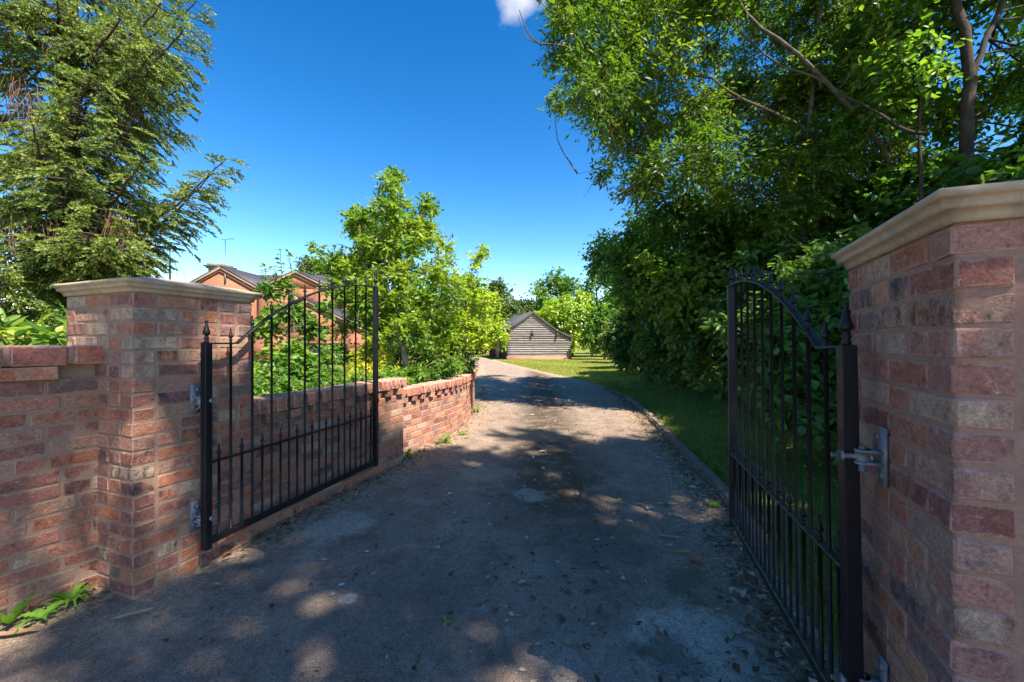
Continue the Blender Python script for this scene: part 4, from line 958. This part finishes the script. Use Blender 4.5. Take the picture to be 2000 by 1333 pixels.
plant('young_tree', tuple(yb), 'bright airy young tree with a leaning pale trunk above the garden wall', 'tree', LM['young'], yC, yR, 42, 8, .095, .04, 701, M['barkpale'],
  [([yb, P(790,690,6.35), P(778,640,6.35), P(790,560,6.35), P(806,500,6.4), P(815,440,6.4), P(825,400,6.5)], .055, .012), ([P(780,640,6.35), P(770,560,6.35), P(768,450,6.4), P(770,340,6.4), P(776,320,6.4)], .03, .005), ([P(790,600,6.35), P(820,540,6.5), P(860,500,6.6)], .02, .006), ([P(785,610,6.35), P(740,560,6.3), P(700,500,6.3)], .02, .006)], lr=.008, start=.15, droop=.15, tj=.34, up=.6)
sb_ = np.array([-1.05, 7.5, .55])
sc_ = [(930,510,7.3,.22),(945,490,7.3,.14),(905,560,7.3,.36),(945,590,7.3,.40),(965,640,7.2,.36),(900,630,7.2,.42),(880,660,7.1,.36),(940,660,7.2,.34),(975,665,7.1,.18),(855,680,6.9,.28),(925,555,7.3,.3)]
plant('laurel_shrub', tuple(sb_), 'yellow-green shrub bulging over the drive at the end of the garden wall', 'shrub', LM['lime'], np.array([P(a,b,c) for a,b,c,_ in sc_]), np.array([r for *_,r in sc_]), 60, 8, .09, .04, 711, M['barkpale'], [([sb_, sb_+[.05,0,.8], sb_+[.2,-.1,1.6]], .04, .015)], lr=.009, start=.15, droop=.25, tj=.34)
# dark under-planting and ground cover along the top of the wall
gc = MB(); rr_ = R_(721); n_ = 46; ty = rr_.uniform(3.3, 8.2, n_); Cg = np.stack([eL(ty)-rr_.uniform(.35,1.3,n_), ty, np.full(n_, .74)+rr_.uniform(0,.12,n_)], 1)
plant('ground_cover', (-1.9,5.0,.6), 'leafy green ground cover spilling over the top of the low wall', 'ground cover', LM['garden'], Cg, rr_.uniform(.2,.34,n_), 42, 8, .07, .034, 722, None, hemi=.1, start=.1, tj=.3)
bpy.data.objects['ground_cover']['kind'] = 'stuff'
# tall leafy shrub with upright shoots behind the gate
tb = np.array([-2.75, 4.75, .62])
tcs = [(515,640,4.7,.22),(545,610,4.8,.22),(530,700,4.7,.28),(580,690,4.8,.26),(560,730,4.6,.26),(610,640,5.0,.22),(520,570,4.8,.14),(560,560,4.9,.13),(600,720,4.7,.24),(505,740,4.5,.22),(640,600,5.1,.16),(590,610,5.0,.18)]
def shoots(lm, tw, rng, b):
    for a in ([(525,640),(520,560),(517,516)], [(540,640),(548,570),(534,520)], [(560,640),(552,560),(547,490)], [(575,650),(572,560),(563,492)]):
        pts = cr([P(x,y,4.8) for x,y in a], 18)-b; limb(tw, [pts[0], pts[9], pts[17]], .007, .003, 8, 5)
        for p in pts[3:]:
            d = unit(rng, 3); d[:,2] = -abs(d[:,2])*.3+.1; leaves(lm, np.repeat(p[None],3,0), nz(d), nz(rng.normal(size=(3,3))*.3+[0,0,1]), rng.uniform(.05,.10,3), rng.uniform(.03,.05,3), rng.uniform(.4,1,3), 'diamond', .15)
plant('climbing_shrub', tuple(tb), 'loose leafy shrub with tall upright shoots behind the left gate bars', 'shrub', LM['garden'], np.array([P(a,b,c) for a,b,c,_ in tcs]), np.array([r for *_,r in tcs]), 34, 8, .085, .05, 731, M['barkgrey'], [([tb, tb+[.05,0,.5], tb+[.1,0,1.1]], .015, .006)], lr=.005, start=.15, tj=.32, extra=shoots)
ycs = [(705,700,6.2,.24),(730,680,6.3,.20),(725,650,6.3,.13),(750,700,6.2,.22),(690,725,6.0,.22),(740,725,6.0,.22),(770,735,5.9,.14)]
plant('golden_shrub', tuple(P(725,760,6.1)*[1,1,0]+[0,0,.6]), 'golden yellow leaved shrub seen beside the end post of left gate', 'shrub', LM['yellow'], np.array([P(a,b,c) for a,b,c,_ in ycs]), np.array([r for *_,r in ycs]), 44, 8, .075, .035, 741, M['barkgrey'], [([P(725,755,6.1), P(725,700,6.2)], .02, .008)], lr=.006, start=.15, tj=.3)
ocs = [(560,755,4.2,.16),(610,740,4.6,.18),(650,735,5.0,.2),(820,725,6.0,.22),(860,720,6.3,.22),(890,712,6.6,.2),(790,740,5.6,.16),(920,712,7.4,.16),(640,690,5.6,.24),(670,640,6.6,.25)]
pcs = [(x_,y_,Z_,r_) for x_,y_,Z_,r_ in ((720,690,7.6,.34),(770,690,7.8,.38),(830,680,7.8,.4),(870,690,7.6,.36),(905,690,7.8,.34),(800,650,8.0,.4),(745,650,8.0,.36),(860,640,8.0,.4),(680,690,7.2,.3),(840,715,7.0,.26),(895,705,7.2,.24),(790,720,6.8,.24))]
plant('privet_shrub', tuple(P(810,740,7.8)*[1,1,0]+[0,0,.4]), 'dark green privet in the shade under the young tree', 'shrub', LM['garden'], np.array([v[:3] for v in [tuple(P(a,b,c)) for a,b,c,_ in pcs]]), np.array([r for *_,r in pcs]), 56, 8, .075, .038, 755, M['barkgrey'], [([P(810,760,7.8), P(810,700,7.8)], .03, .012)], lr=.008, start=.12, tj=.35)
plant('low_shrub', (-2.2,5.6,.6), 'low mixed green shrubs filling the bed along the wall top', 'shrub', LM['garden'], np.array([P(a,b,c) for a,b,c,_ in ocs]), np.array([r for *_,r in ocs]), 40, 8, .075, .03, 751, None, start=.15, tj=.35)
# plants above the boundary wall at the far left
vcs = [(-3.35,3.05,1.42,.20),(-3.75,2.9,1.45,.24),(-4.1,3.2,1.45,.28),(-3.6,3.4,1.35,.26),(-3.2,3.3,1.3,.2)]
plant('variegated_laurel', (-3.7,3.2,0), 'yellow-edged laurel behind the top of boundary wall at left edge', 'shrub', LM['vari'], np.array([v[:3] for v in vcs]), np.array([v[3] for v in vcs]), 22, 7, .16, .055, 761, M['barkgrey'], [([(-3.7,3.2,0),(-3.7,3.2,.7),(-3.6,3.15,1.3)], .03, .012)], lr=.008, start=.1, up=.5, shape='ovate', droop=.2)
vcs = [(-3.05,3.5,1.45,.22),(-3.3,3.9,1.6,.3),(-3.9,4.0,1.75,.35),(-3.6,3.7,1.4,.3),(-4.6,4.2,1.6,.4),(-2.95,3.3,1.35,.14)]
plant('box_shrub', (-3.5,3.8,0), 'small fine-leaved green shrub against the left gate pillar', 'shrub', LM['garden'], np.array([v[:3] for v in vcs]), np.array([v[3] for v in vcs]), 60, 9, .05, .016, 771, M['barkgrey'], [([(-3.5,3.8,0),(-3.5,3.8,.8),(-3.5,3.8,1.4)], .03, .012)], lr=.008, start=.1, up=.5)

# ------------------------------------------------------------------ spruce on the left
def spruce(base, H_, label):
    rng = R_(881); root = emp('spruce_tree', base); tag(root, label, 'tree'); b = np.array(base, float)
    nd = MB(); wd_ = MB(); dt = MB()
    limb(wd_, [(0,0,0),(.05,0,H_*.4),(0,0,H_)], .24, .03, 16, 10)
    TP, TD, TT, TL = [], [], [], []
    def branch(o, tip, sag, dens, lenf=1.0, dead=.25):
        ln = np.linalg.norm(tip-o); n = max(8, int(ln/.075)); t = np.linspace(0,1,n)
        p = o+(tip-o)*t[:,None]; p[:,2] -= sag*np.sin(t*math.pi)*ln*.25; p[:,2] += .10*ln*np.clip(t-.8,0,1)*1.0; p += np.cumsum(rng.normal(size=(n,3))*.006, 0)
        wd_.tube(p, np.linspace(.028, .006, n)*min(1.2, ln/2.5+.3), 5)
        ax = nz(np.gradient(p, axis=0)); sd = nz(np.cross(ax, [0,0,1.]))
        for i in range(int(n*.22), n):
            f = i/n
            for s_ in ((1,-1) if rng.random() < dens else (rng.choice((1,-1)),)):
                sl_ = (.75*(1-f)**.7+.14)*rng.uniform(.55,1.15)*lenf; k = max(3, int(sl_/.085)); u = np.linspace(0,1,k)
                d0 = nz(sd[i]*s_*.75+ax[i]*.65+rng.normal(size=3)*.18)
                sp2 = p[i]+d0*sl_*u[:,None]; sp2[:,2] -= sl_*(.08+.42*u)*u*rng.uniform(.4,1.7)
                isdead = f < .55 and rng.random() < dead
                tb_ = np.vstack([sp2[:-1:3], sp2[-1:]]); (dt if isdead else wd_).tube(tb_, np.linspace(.005,.002,len(tb_)), 3, cap=False)
                tdir = nz(np.gradient(sp2, axis=0))
                if isdead:
                    for q_ in range(1,k):
                        e = sp2[q_]+nz(rng.normal(size=3)*.35+np.array([0,0,-1.]))*rng.uniform(.1,.34); dt.tube([sp2[q_],(sp2[q_]+e)/2+rng.normal(size=3)*.015,e], [.003,.003,.002], 3, cap=False)
                    continue
                base_t = np.clip(.42+.3*f+rng.normal()*.15, 0, 1)
                for q_ in range(1,k):
                    for s2 in (0, 1, -1):
                        if s2 and rng.random() < .12: continue
                        dd = nz(tdir[q_]+(np.cross(tdir[q_],[0,0,1.])*s2*.75)+np.array([0,0,-.12])+rng.normal(size=3)*.07)
                        TP.append(sp2[q_]); TD.append(dd); TT.append(base_t); TL.append((.13 if s2 == 0 else .21*(1-.5*u[q_]))*rng.uniform(.8,1.3))
    z = .7
    while z < H_-.6:
        nb = 6; a0 = rng.uniform(0, 6.28); R0 = 3.0*(1-z/H_)**.75
        for k in range(nb):
            a = a0+k*2*math.pi/nb+rng.uniform(-.3,.3); ln = R0*rng.uniform(.62,1.05)*(1 if z > 5.2 else (1-(.74 if z < 2.9 else .48)*max(0,math.cos(a-.35))))
            if math.cos(a) < -.35 or (math.sin(a) > .5 and z < 5): 
                if rng.random() < .6: continue
            branch(np.array([0,0,z]), np.array([math.cos(a)*ln, math.sin(a)*ln, z+rng.uniform(-.45,.25)*ln*.6]),   .6, 1.0, .85)
        z += .40 if z < 6 else .55
    for px, py, Z, z0 in ((440,318,5.6,2.9),(412,352,5.3,2.6),(338,182,5.6,4.5),(385,12,5.5,5.6),(372,60,5.2,5.2),(262,520,5.6,1.9),(270,330,4.8,3.2),(250,250,4.7,3.8),(200,420,4.6,2.2),(130,330,4.5,3.0),(60,250,4.4,3.6),(180,150,4.6,4.6),(300,100,4.8,5.2),(90,470,4.5,2.3),(380,380,5.6,2.9),(320,20,5.0,6.0)):
        branch(np.array([0,0,z0+.2]), P(px,py,Z)-b, .5, 1.0, .9, .2)
    for _ in range(16):
        px, py, Z = rng.uniform(-60,270), rng.uniform(-120,540), rng.uniform(4.3,5.2); tip = P(px,py,Z)-b
        branch(np.array([0,0,max(.8,tip[2]+rng.uniform(.2,.8))]), tip, .4, 1.0, .85, .15)
    for px, py, Z, wpx, n2, L2 in ((40,190,4.9,34,46,.6),(110,300,4.95,26,36,.55),(255,225,5.4,40,36,.4),(225,440,4.9,34,50,.6),(120,460,4.8,40,44,.6),(20,450,4.8,34,30,.6)):
        for _ in range(n2):
            o = P(px+rng.normal()*wpx*.5, py-20+rng.normal()*14, Z+rng.normal()*.15)-b; l2 = L2*rng.uniform(.3,1); d2 = rng.normal(size=3)*.12
            dt.tube(cr([o, o+d2*l2+[0,0,-.45*l2], o+d2*1.5*l2+rng.normal(size=3)*.04+[0,0,-l2]], 6), np.linspace(.0045,.0022,6), 3, cap=False)
    TP = np.array(TP); TD = np.array(TD); TT = np.array(TT); TL = np.array(TL); n = len(TP); K = 15
    u = np.linspace(.0,1,K)[None]+rng.uniform(-.03,.03,(n,K)); pos = TP[:,None]+TD[:,None]*(TL[:,None]*u)[...,None]
    rd = unit(rng, n*K).reshape(n,K,3); nd_ = nz(TD[:,None]*.75+rd*.62); nd_ = nd_.reshape(-1,3); pos = pos.reshape(-1,3); ll = rng.uniform(.022,.036,n*K)[:,None]
    sd = nz(np.cross(nd_, unit(rng, n*K))); wv = .0110
    V = np.stack([pos-sd*wv, pos+sd*wv, pos+nd_*ll], 1).reshape(-1,3); Fc = np.arange(n*K*3).reshape(-1,3)
    nd.add(V, Fc, np.clip(np.repeat(TT, K*3)+np.repeat(rng.normal(size=n*K)*.12, 3), 0, 1))
    nd.build('needles', LM['spruce'], root); wd_.build('trunk', M['barkgrey'], root, smooth=True); dt.build('dead_twigs', M['deadtwig'], root)
    return root
spruce((-6.6,5.9,-.05), 11.5, 'tall shaggy spruce with hanging brown twigs at the left edge')

# ------------------------------------------------------------------ grass, weeds, fallen leaves
def blades(name, pts, h0, h1, wd_, seed, label, lean=.5, mt='grass'):
    rng = R_(seed); n = len(pts); a = rng.uniform(0, 2*math.pi, n); d = np.stack([np.cos(a), np.sin(a), np.zeros(n)], 1)
    l = rng.normal(size=(n,3))*lean; l[:,2] = 1; l = nz(l); h = rng.uniform(h0, h1, n)[:,None]
    V = np.stack([pts-d*wd_, pts+d*wd_, pts+l*h], 1).reshape(-1,3)
    b = MB(); b.add(V, np.arange(3*n).reshape(-1,3), np.repeat(np.clip(.5+.35*np.sin(pts[:,0]*1.1+pts[:,1]*.7)*.5+rng.normal(size=n)*.2, 0, 1), 3))
    return tag(b.build(name, LM[mt]), label, 'grass', kind='stuff')
rr_ = R_(900)
n_ = 70000; y_ = 1.7+(13.5-1.7)*rr_.random(n_)**1.3; x_ = eR(y_)+.10+rr_.random(n_)**1.2*2.8; m_ = (x_ > eR(y_)+.14)|(y_ > 10.6)
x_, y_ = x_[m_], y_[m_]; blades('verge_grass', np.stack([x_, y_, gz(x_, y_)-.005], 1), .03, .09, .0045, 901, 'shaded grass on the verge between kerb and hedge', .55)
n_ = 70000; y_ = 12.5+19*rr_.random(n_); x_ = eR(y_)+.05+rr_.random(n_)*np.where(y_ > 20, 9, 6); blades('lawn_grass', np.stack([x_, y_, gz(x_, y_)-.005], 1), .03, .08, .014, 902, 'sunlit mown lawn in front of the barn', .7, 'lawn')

iv = MB(); rv = R_(940); n_ = 9000; y_ = 2.0+rv.random(n_)*13; x_ = eR(y_)+.5+2.3*rv.random(n_)**.55; m_ = np.sin(x_*2.3+1)*np.sin(y_*1.9)+rv.normal(size=n_)*.5+(x_-eR(y_)-1.5)*.8 > .1
x_, y_ = x_[m_], y_[m_]; k = len(x_); d_ = rv.normal(size=(k,3)); d_[:,2] *= .3
leaves(iv, np.stack([x_, y_, gz(x_, y_)+rv.uniform(.01,.10,k)], 1), nz(d_), nz(rv.normal(size=(k,3))*.45+[0,0,1]), rv.uniform(.035,.07,k), rv.uniform(.03,.055,k), np.clip(rv.normal(size=k)*.2+.4,0,1), 'ovate', .1)
tag(iv.build('ground_ivy', LM['bramble']), 'dark ivy creeping over the bank at the foot of hedge', 'ivy', kind='stuff')
def toothed(n, L, W, seed, droop, teeth=5, mat=None):
    """dandelion-like leaf: midrib with ragged lobes, arching outwards along +X"""
    r = random.Random(seed); V = []; Fq = []; m = teeth*2+2
    for k in range(m+1):
        t = k/m; x = L*t*(1-.12*t); z = L*(1.05*t-droop*1.35*t*t); w_ = W*math.sin(min(1,t*1.05+.05)*math.pi*.92+.12)*(1.0 if k % 2 else .45)*r.uniform(.8,1.15)
        w_ = max(w_, .004); sh = -.03*L if k % 2 else 0
        V += [(x+sh, w_, z+w_*.25), (x, 0, z), (x+sh, -w_, z+w_*.25)]
    for k in range(m): Fq += [(k*3, k*3+1, k*3+4, k*3+3), (k*3+1, k*3+2, k*3+5, k*3+4)]
    b = MB(); b.add(np.array(V), np.array(Fq), [r.uniform(.3,.9)]*len(V)); return b.mesh('leaf', mat or LM['weed'])
def weed(base, n, L, label, seed, W=.022, droop=.55, name='dandelion_weed'):
    r = random.Random(seed); root = emp(name, base); tag(root, label, 'weed', 'weeds in the cracks')
    for k in range(n):
        l = L*r.uniform(.6,1.1); o = link('leaf', toothed(n, l, W*r.uniform(.8,1.2), seed*50+k, droop*r.uniform(.6,1.5), r.choice((3,4,5))), root, (0,0,.003), (r.uniform(-.2,.2), r.uniform(-.25,.2), k*2*math.pi/n+r.uniform(-.4,.4)))
    return root
g_ = G(140,1178); weed((g_[0],g_[1],.005), 14, .13, 'bright green dandelion plant at the foot of the left pillar', 1, .020)
g_ = G(20,1222); weed((g_[0],g_[1],.005), 6, .13, 'broad-leaved weed by the boundary wall at the bottom left edge', 2, .026, .2)
g_ = G(80,1212); weed((g_[0],g_[1],.005), 8, .12, 'small spreading weed between two larger weeds at bottom left', 3)
for k, (px, py, n, L, lb_) in enumerate([(795,893,7,.20,'leafy weed at the foot of the sunlit garden wall, left end'), (868,866,9,.20,'bushy weed at the middle foot of the sunlit garden wall'), (905,850,6,.14,'small weed beside the end of the sunlit wall'), (933,805,7,.22,'weed beyond the far end of the garden wall'), (625,955,10,.15,'green weed tuft under the left gate, far one'), (560,985,8,.13,'green weed tuft under the left gate, near one'), (660,940,8,.12,'low weed just beyond the gate end under the wall'), (1397,992,8,.10,'weed growing against the kerb beside the right gate post'), (1345,945,7,.08,'small weed in litter at the kerb'), (1310,890,7,.09,'weed at the kerb halfway along'), (1262,818,7,.10,'weed near the far end of the kerb'), (872,1219,3,.05,'tiny seedling in the middle of the near asphalt')]):
    g_ = G(px, py); weed((g_[0],g_[1],.006), n, L, lb_, 10+k, L*.16, .6, 'dandelion_weed' if k != 11 else 'seedling')

def leafcol(name, c): return simple(name, c, .75, 0, .3, 40, .2, .3)
FL = {'brown': leafcol('dry_brown_leaf', (.21,.11,.065)), 'tan': leafcol('dry_tan_leaf', (.40,.28,.17)), 'orange': leafcol('dry_orange_leaf', (.46,.17,.07)), 'red': leafcol('dry_red_leaf', (.45,.10,.05)), 'pale': leafcol('bleached_leaf', (.55,.50,.45)), 'grey': leafcol('grey_brown_leaf', (.27,.20,.17))}
def dryleaf(px, py, lpx, ratio, rot, col, label, seed, curl=.25):
    g_ = G(px, py); L = lpx*g_[1]/F; W = L*ratio; r = random.Random(seed); V = []; Fq = []; m = 8
    for k in range(m+1):
        t = k/m; w_ = W*.5*math.sin(math.pi*min(1,.03+t*.96))**.7; z = .004+curl*L*(.35*(t-.5)**2*2+.0)*r.uniform(.8,1.2)
        for s_ in (-1,-.5,0,.5,1): V.append((L*(t-.5), w_*s_, z+abs(s_)**1.5*w_*curl*1.6+r.uniform(-.001,.001)))
    for k in range(m):
        for j in range(4): Fq.append((k*5+j, (k+1)*5+j, (k+1)*5+j+1, k*5+j+1))
    V += [(-L*.62,0,.006),(-L*.5,.0015,.006),(-L*.5,-.0015,.006)]; q3 = np.array([(len(V)-3,len(V)-2,len(V)-1)])
    o = MB().add(np.array(V), [np.array(Fq), q3]).build('fallen_leaf', FL[col], smooth=True, loc=(g_[0],g_[1],.010), rot=(0,0,rot)); tag(o, label, 'leaf', 'fallen leaves on the drive')
for k, a in enumerate([(879,968,11,.7,.8,'pale','small bleached leaf lying alone on the asphalt beyond the gate'), (667,1148,12,.6,.5,'pale','small bleached leaf on the near left asphalt'), (716,1082,10,.5,0,'pale','tiny pale leaf on the asphalt below the left gate'),
    (262,1206,62,.2,.55,'tan','long dark brown leaf at the foot of the left pillar'), (32,1243,70,.22,.3,'brown','long brown leaf by the weeds at bottom left edge'), (635,984,26,.4,.4,'brown','curled brown leaf below the left gate rail'), (705,943,28,.4,.2,'tan','tan leaf at the end of the left gate'), (744,945,20,.4,.1,'brown','brown leaf just beyond the left gate end'),
    (1305,988,40,.2,-.05,'tan','long slim tan leaf left of the kerb'), (1266,996,14,.6,1.0,'grey','small greyish curled leaf beside the long slim tan leaf'), (1229,1022,16,.5,-.6,'tan','oval tan leaf in the middle of the drive'), (1312,1054,48,.2,-.25,'grey','long grey-brown leaf below the oval tan leaf'),
    (1331,1083,34,.25,.1,'orange','orange leaf touching the red one on the drive'), (1362,1100,34,.35,-.6,'red','rust red leaf on the drive near the right gate'), (1450,1128,30,.35,.1,'brown','brown leaf in the litter beside the right gate rail'), (1434,1161,26,.7,.6,'tan','broad pale tan leaf near the right gate bottom rail'), (1159,1226,14,.6,.3,'tan','small tan leaf on the sunny patch in front'), (1354,955,16,.5,0,'pale','pale leaf close to the kerb'), (1052,1265,14,.6,.3,'tan','small tan leaf near the bottom centre'),
    (1522,1210,26,.4,.9,'brown','brown leaf against the right gate bars'), (1060,884,16,.4,.3,'tan','distant tan leaf in the middle of the drive'), (1040,812,9,.4,.1,'pale','distant pale leaf in shade near the sun edge'), (985,900,9,.5,.6,'brown','small distant brown leaf left of centre')]):
    dryleaf(*a, 60+k)
def stick(px, py, lpx, rot, label, seed):
    g_ = G(px, py); L = lpx*g_[1]/F; r = random.Random(seed); pts = [(L*(t-.5), r.uniform(-.06,.06)*L, .008+r.uniform(0,.02)*L) for t in (0,.25,.5,.75,1)]
    b = MB(); b.tube(cr(pts, 9), np.linspace(.0035,.0018,9), 5); b.tube([pts[2], (pts[2][0]+L*.12, L*.13, .014)], [.002,.001], 4)
    tag(b.build('twig', M['barkgrey'], loc=(g_[0],g_[1],.008), rot=(0,0,rot)), label, 'twig', 'twigs on the drive')
stick(1020,1146,40,-.3,'thin bare twig on the near sunny patch', 1); stick(1335,1045,44,.1,'dark twig above the long grey-brown leaf', 2); stick(1390,1060,40,-.7,'bare twig beside the right gate rail', 3); stick(470,1092,60,.5,'thin twig near the foot of the left gate post', 4); stick(1440,1250,50,.6,'twig in the litter at bottom right', 5)
# leaf litter and grit along the edges
rr_ = R_(930); n_ = 13000; y_ = 1.3+rr_.random(n_)**1.5*11; sd_ = rr_.random(n_)
off = np.abs(rr_.normal(size=n_))*.16
x_ = np.where(sd_ < .5, eR(y_)-.02-off, np.where(sd_ < .72, eL(y_)+.06+off*.8, eL(y_)+rr_.random(n_)*(eR(y_)-eL(y_))))
near = (sd_ >= .72); x_ = np.where(near & (rr_.random(n_) < .6), .25+.055*y_+rr_.normal(size=n_)*.3, x_)
lit = MB(); k = n_; L_ = .006+.055*rr_.random(k)**2.2; d_ = rr_.normal(size=(k,3)); d_[:,2] *= .15
leaves(lit, np.stack([x_, y_, np.full(k,.014)+rr_.uniform(0,.008,k)], 1), nz(d_), nz(rr_.normal(size=(k,3))*.35+[0,0,1]), L_, L_*rr_.uniform(.25,.7,k), rr_.random(k), 'diamond', .2)
M['litter'] = leafmat('leaf_litter_bits', [(.05,.033,.022),(.10,.065,.04),(.17,.12,.075),(.34,.28,.21)], .1, .8, .8, .2)
tag(lit.build('leaf_litter', M['litter']), 'scattered crumbs of dead leaf along the drive edges', 'litter', kind='stuff')
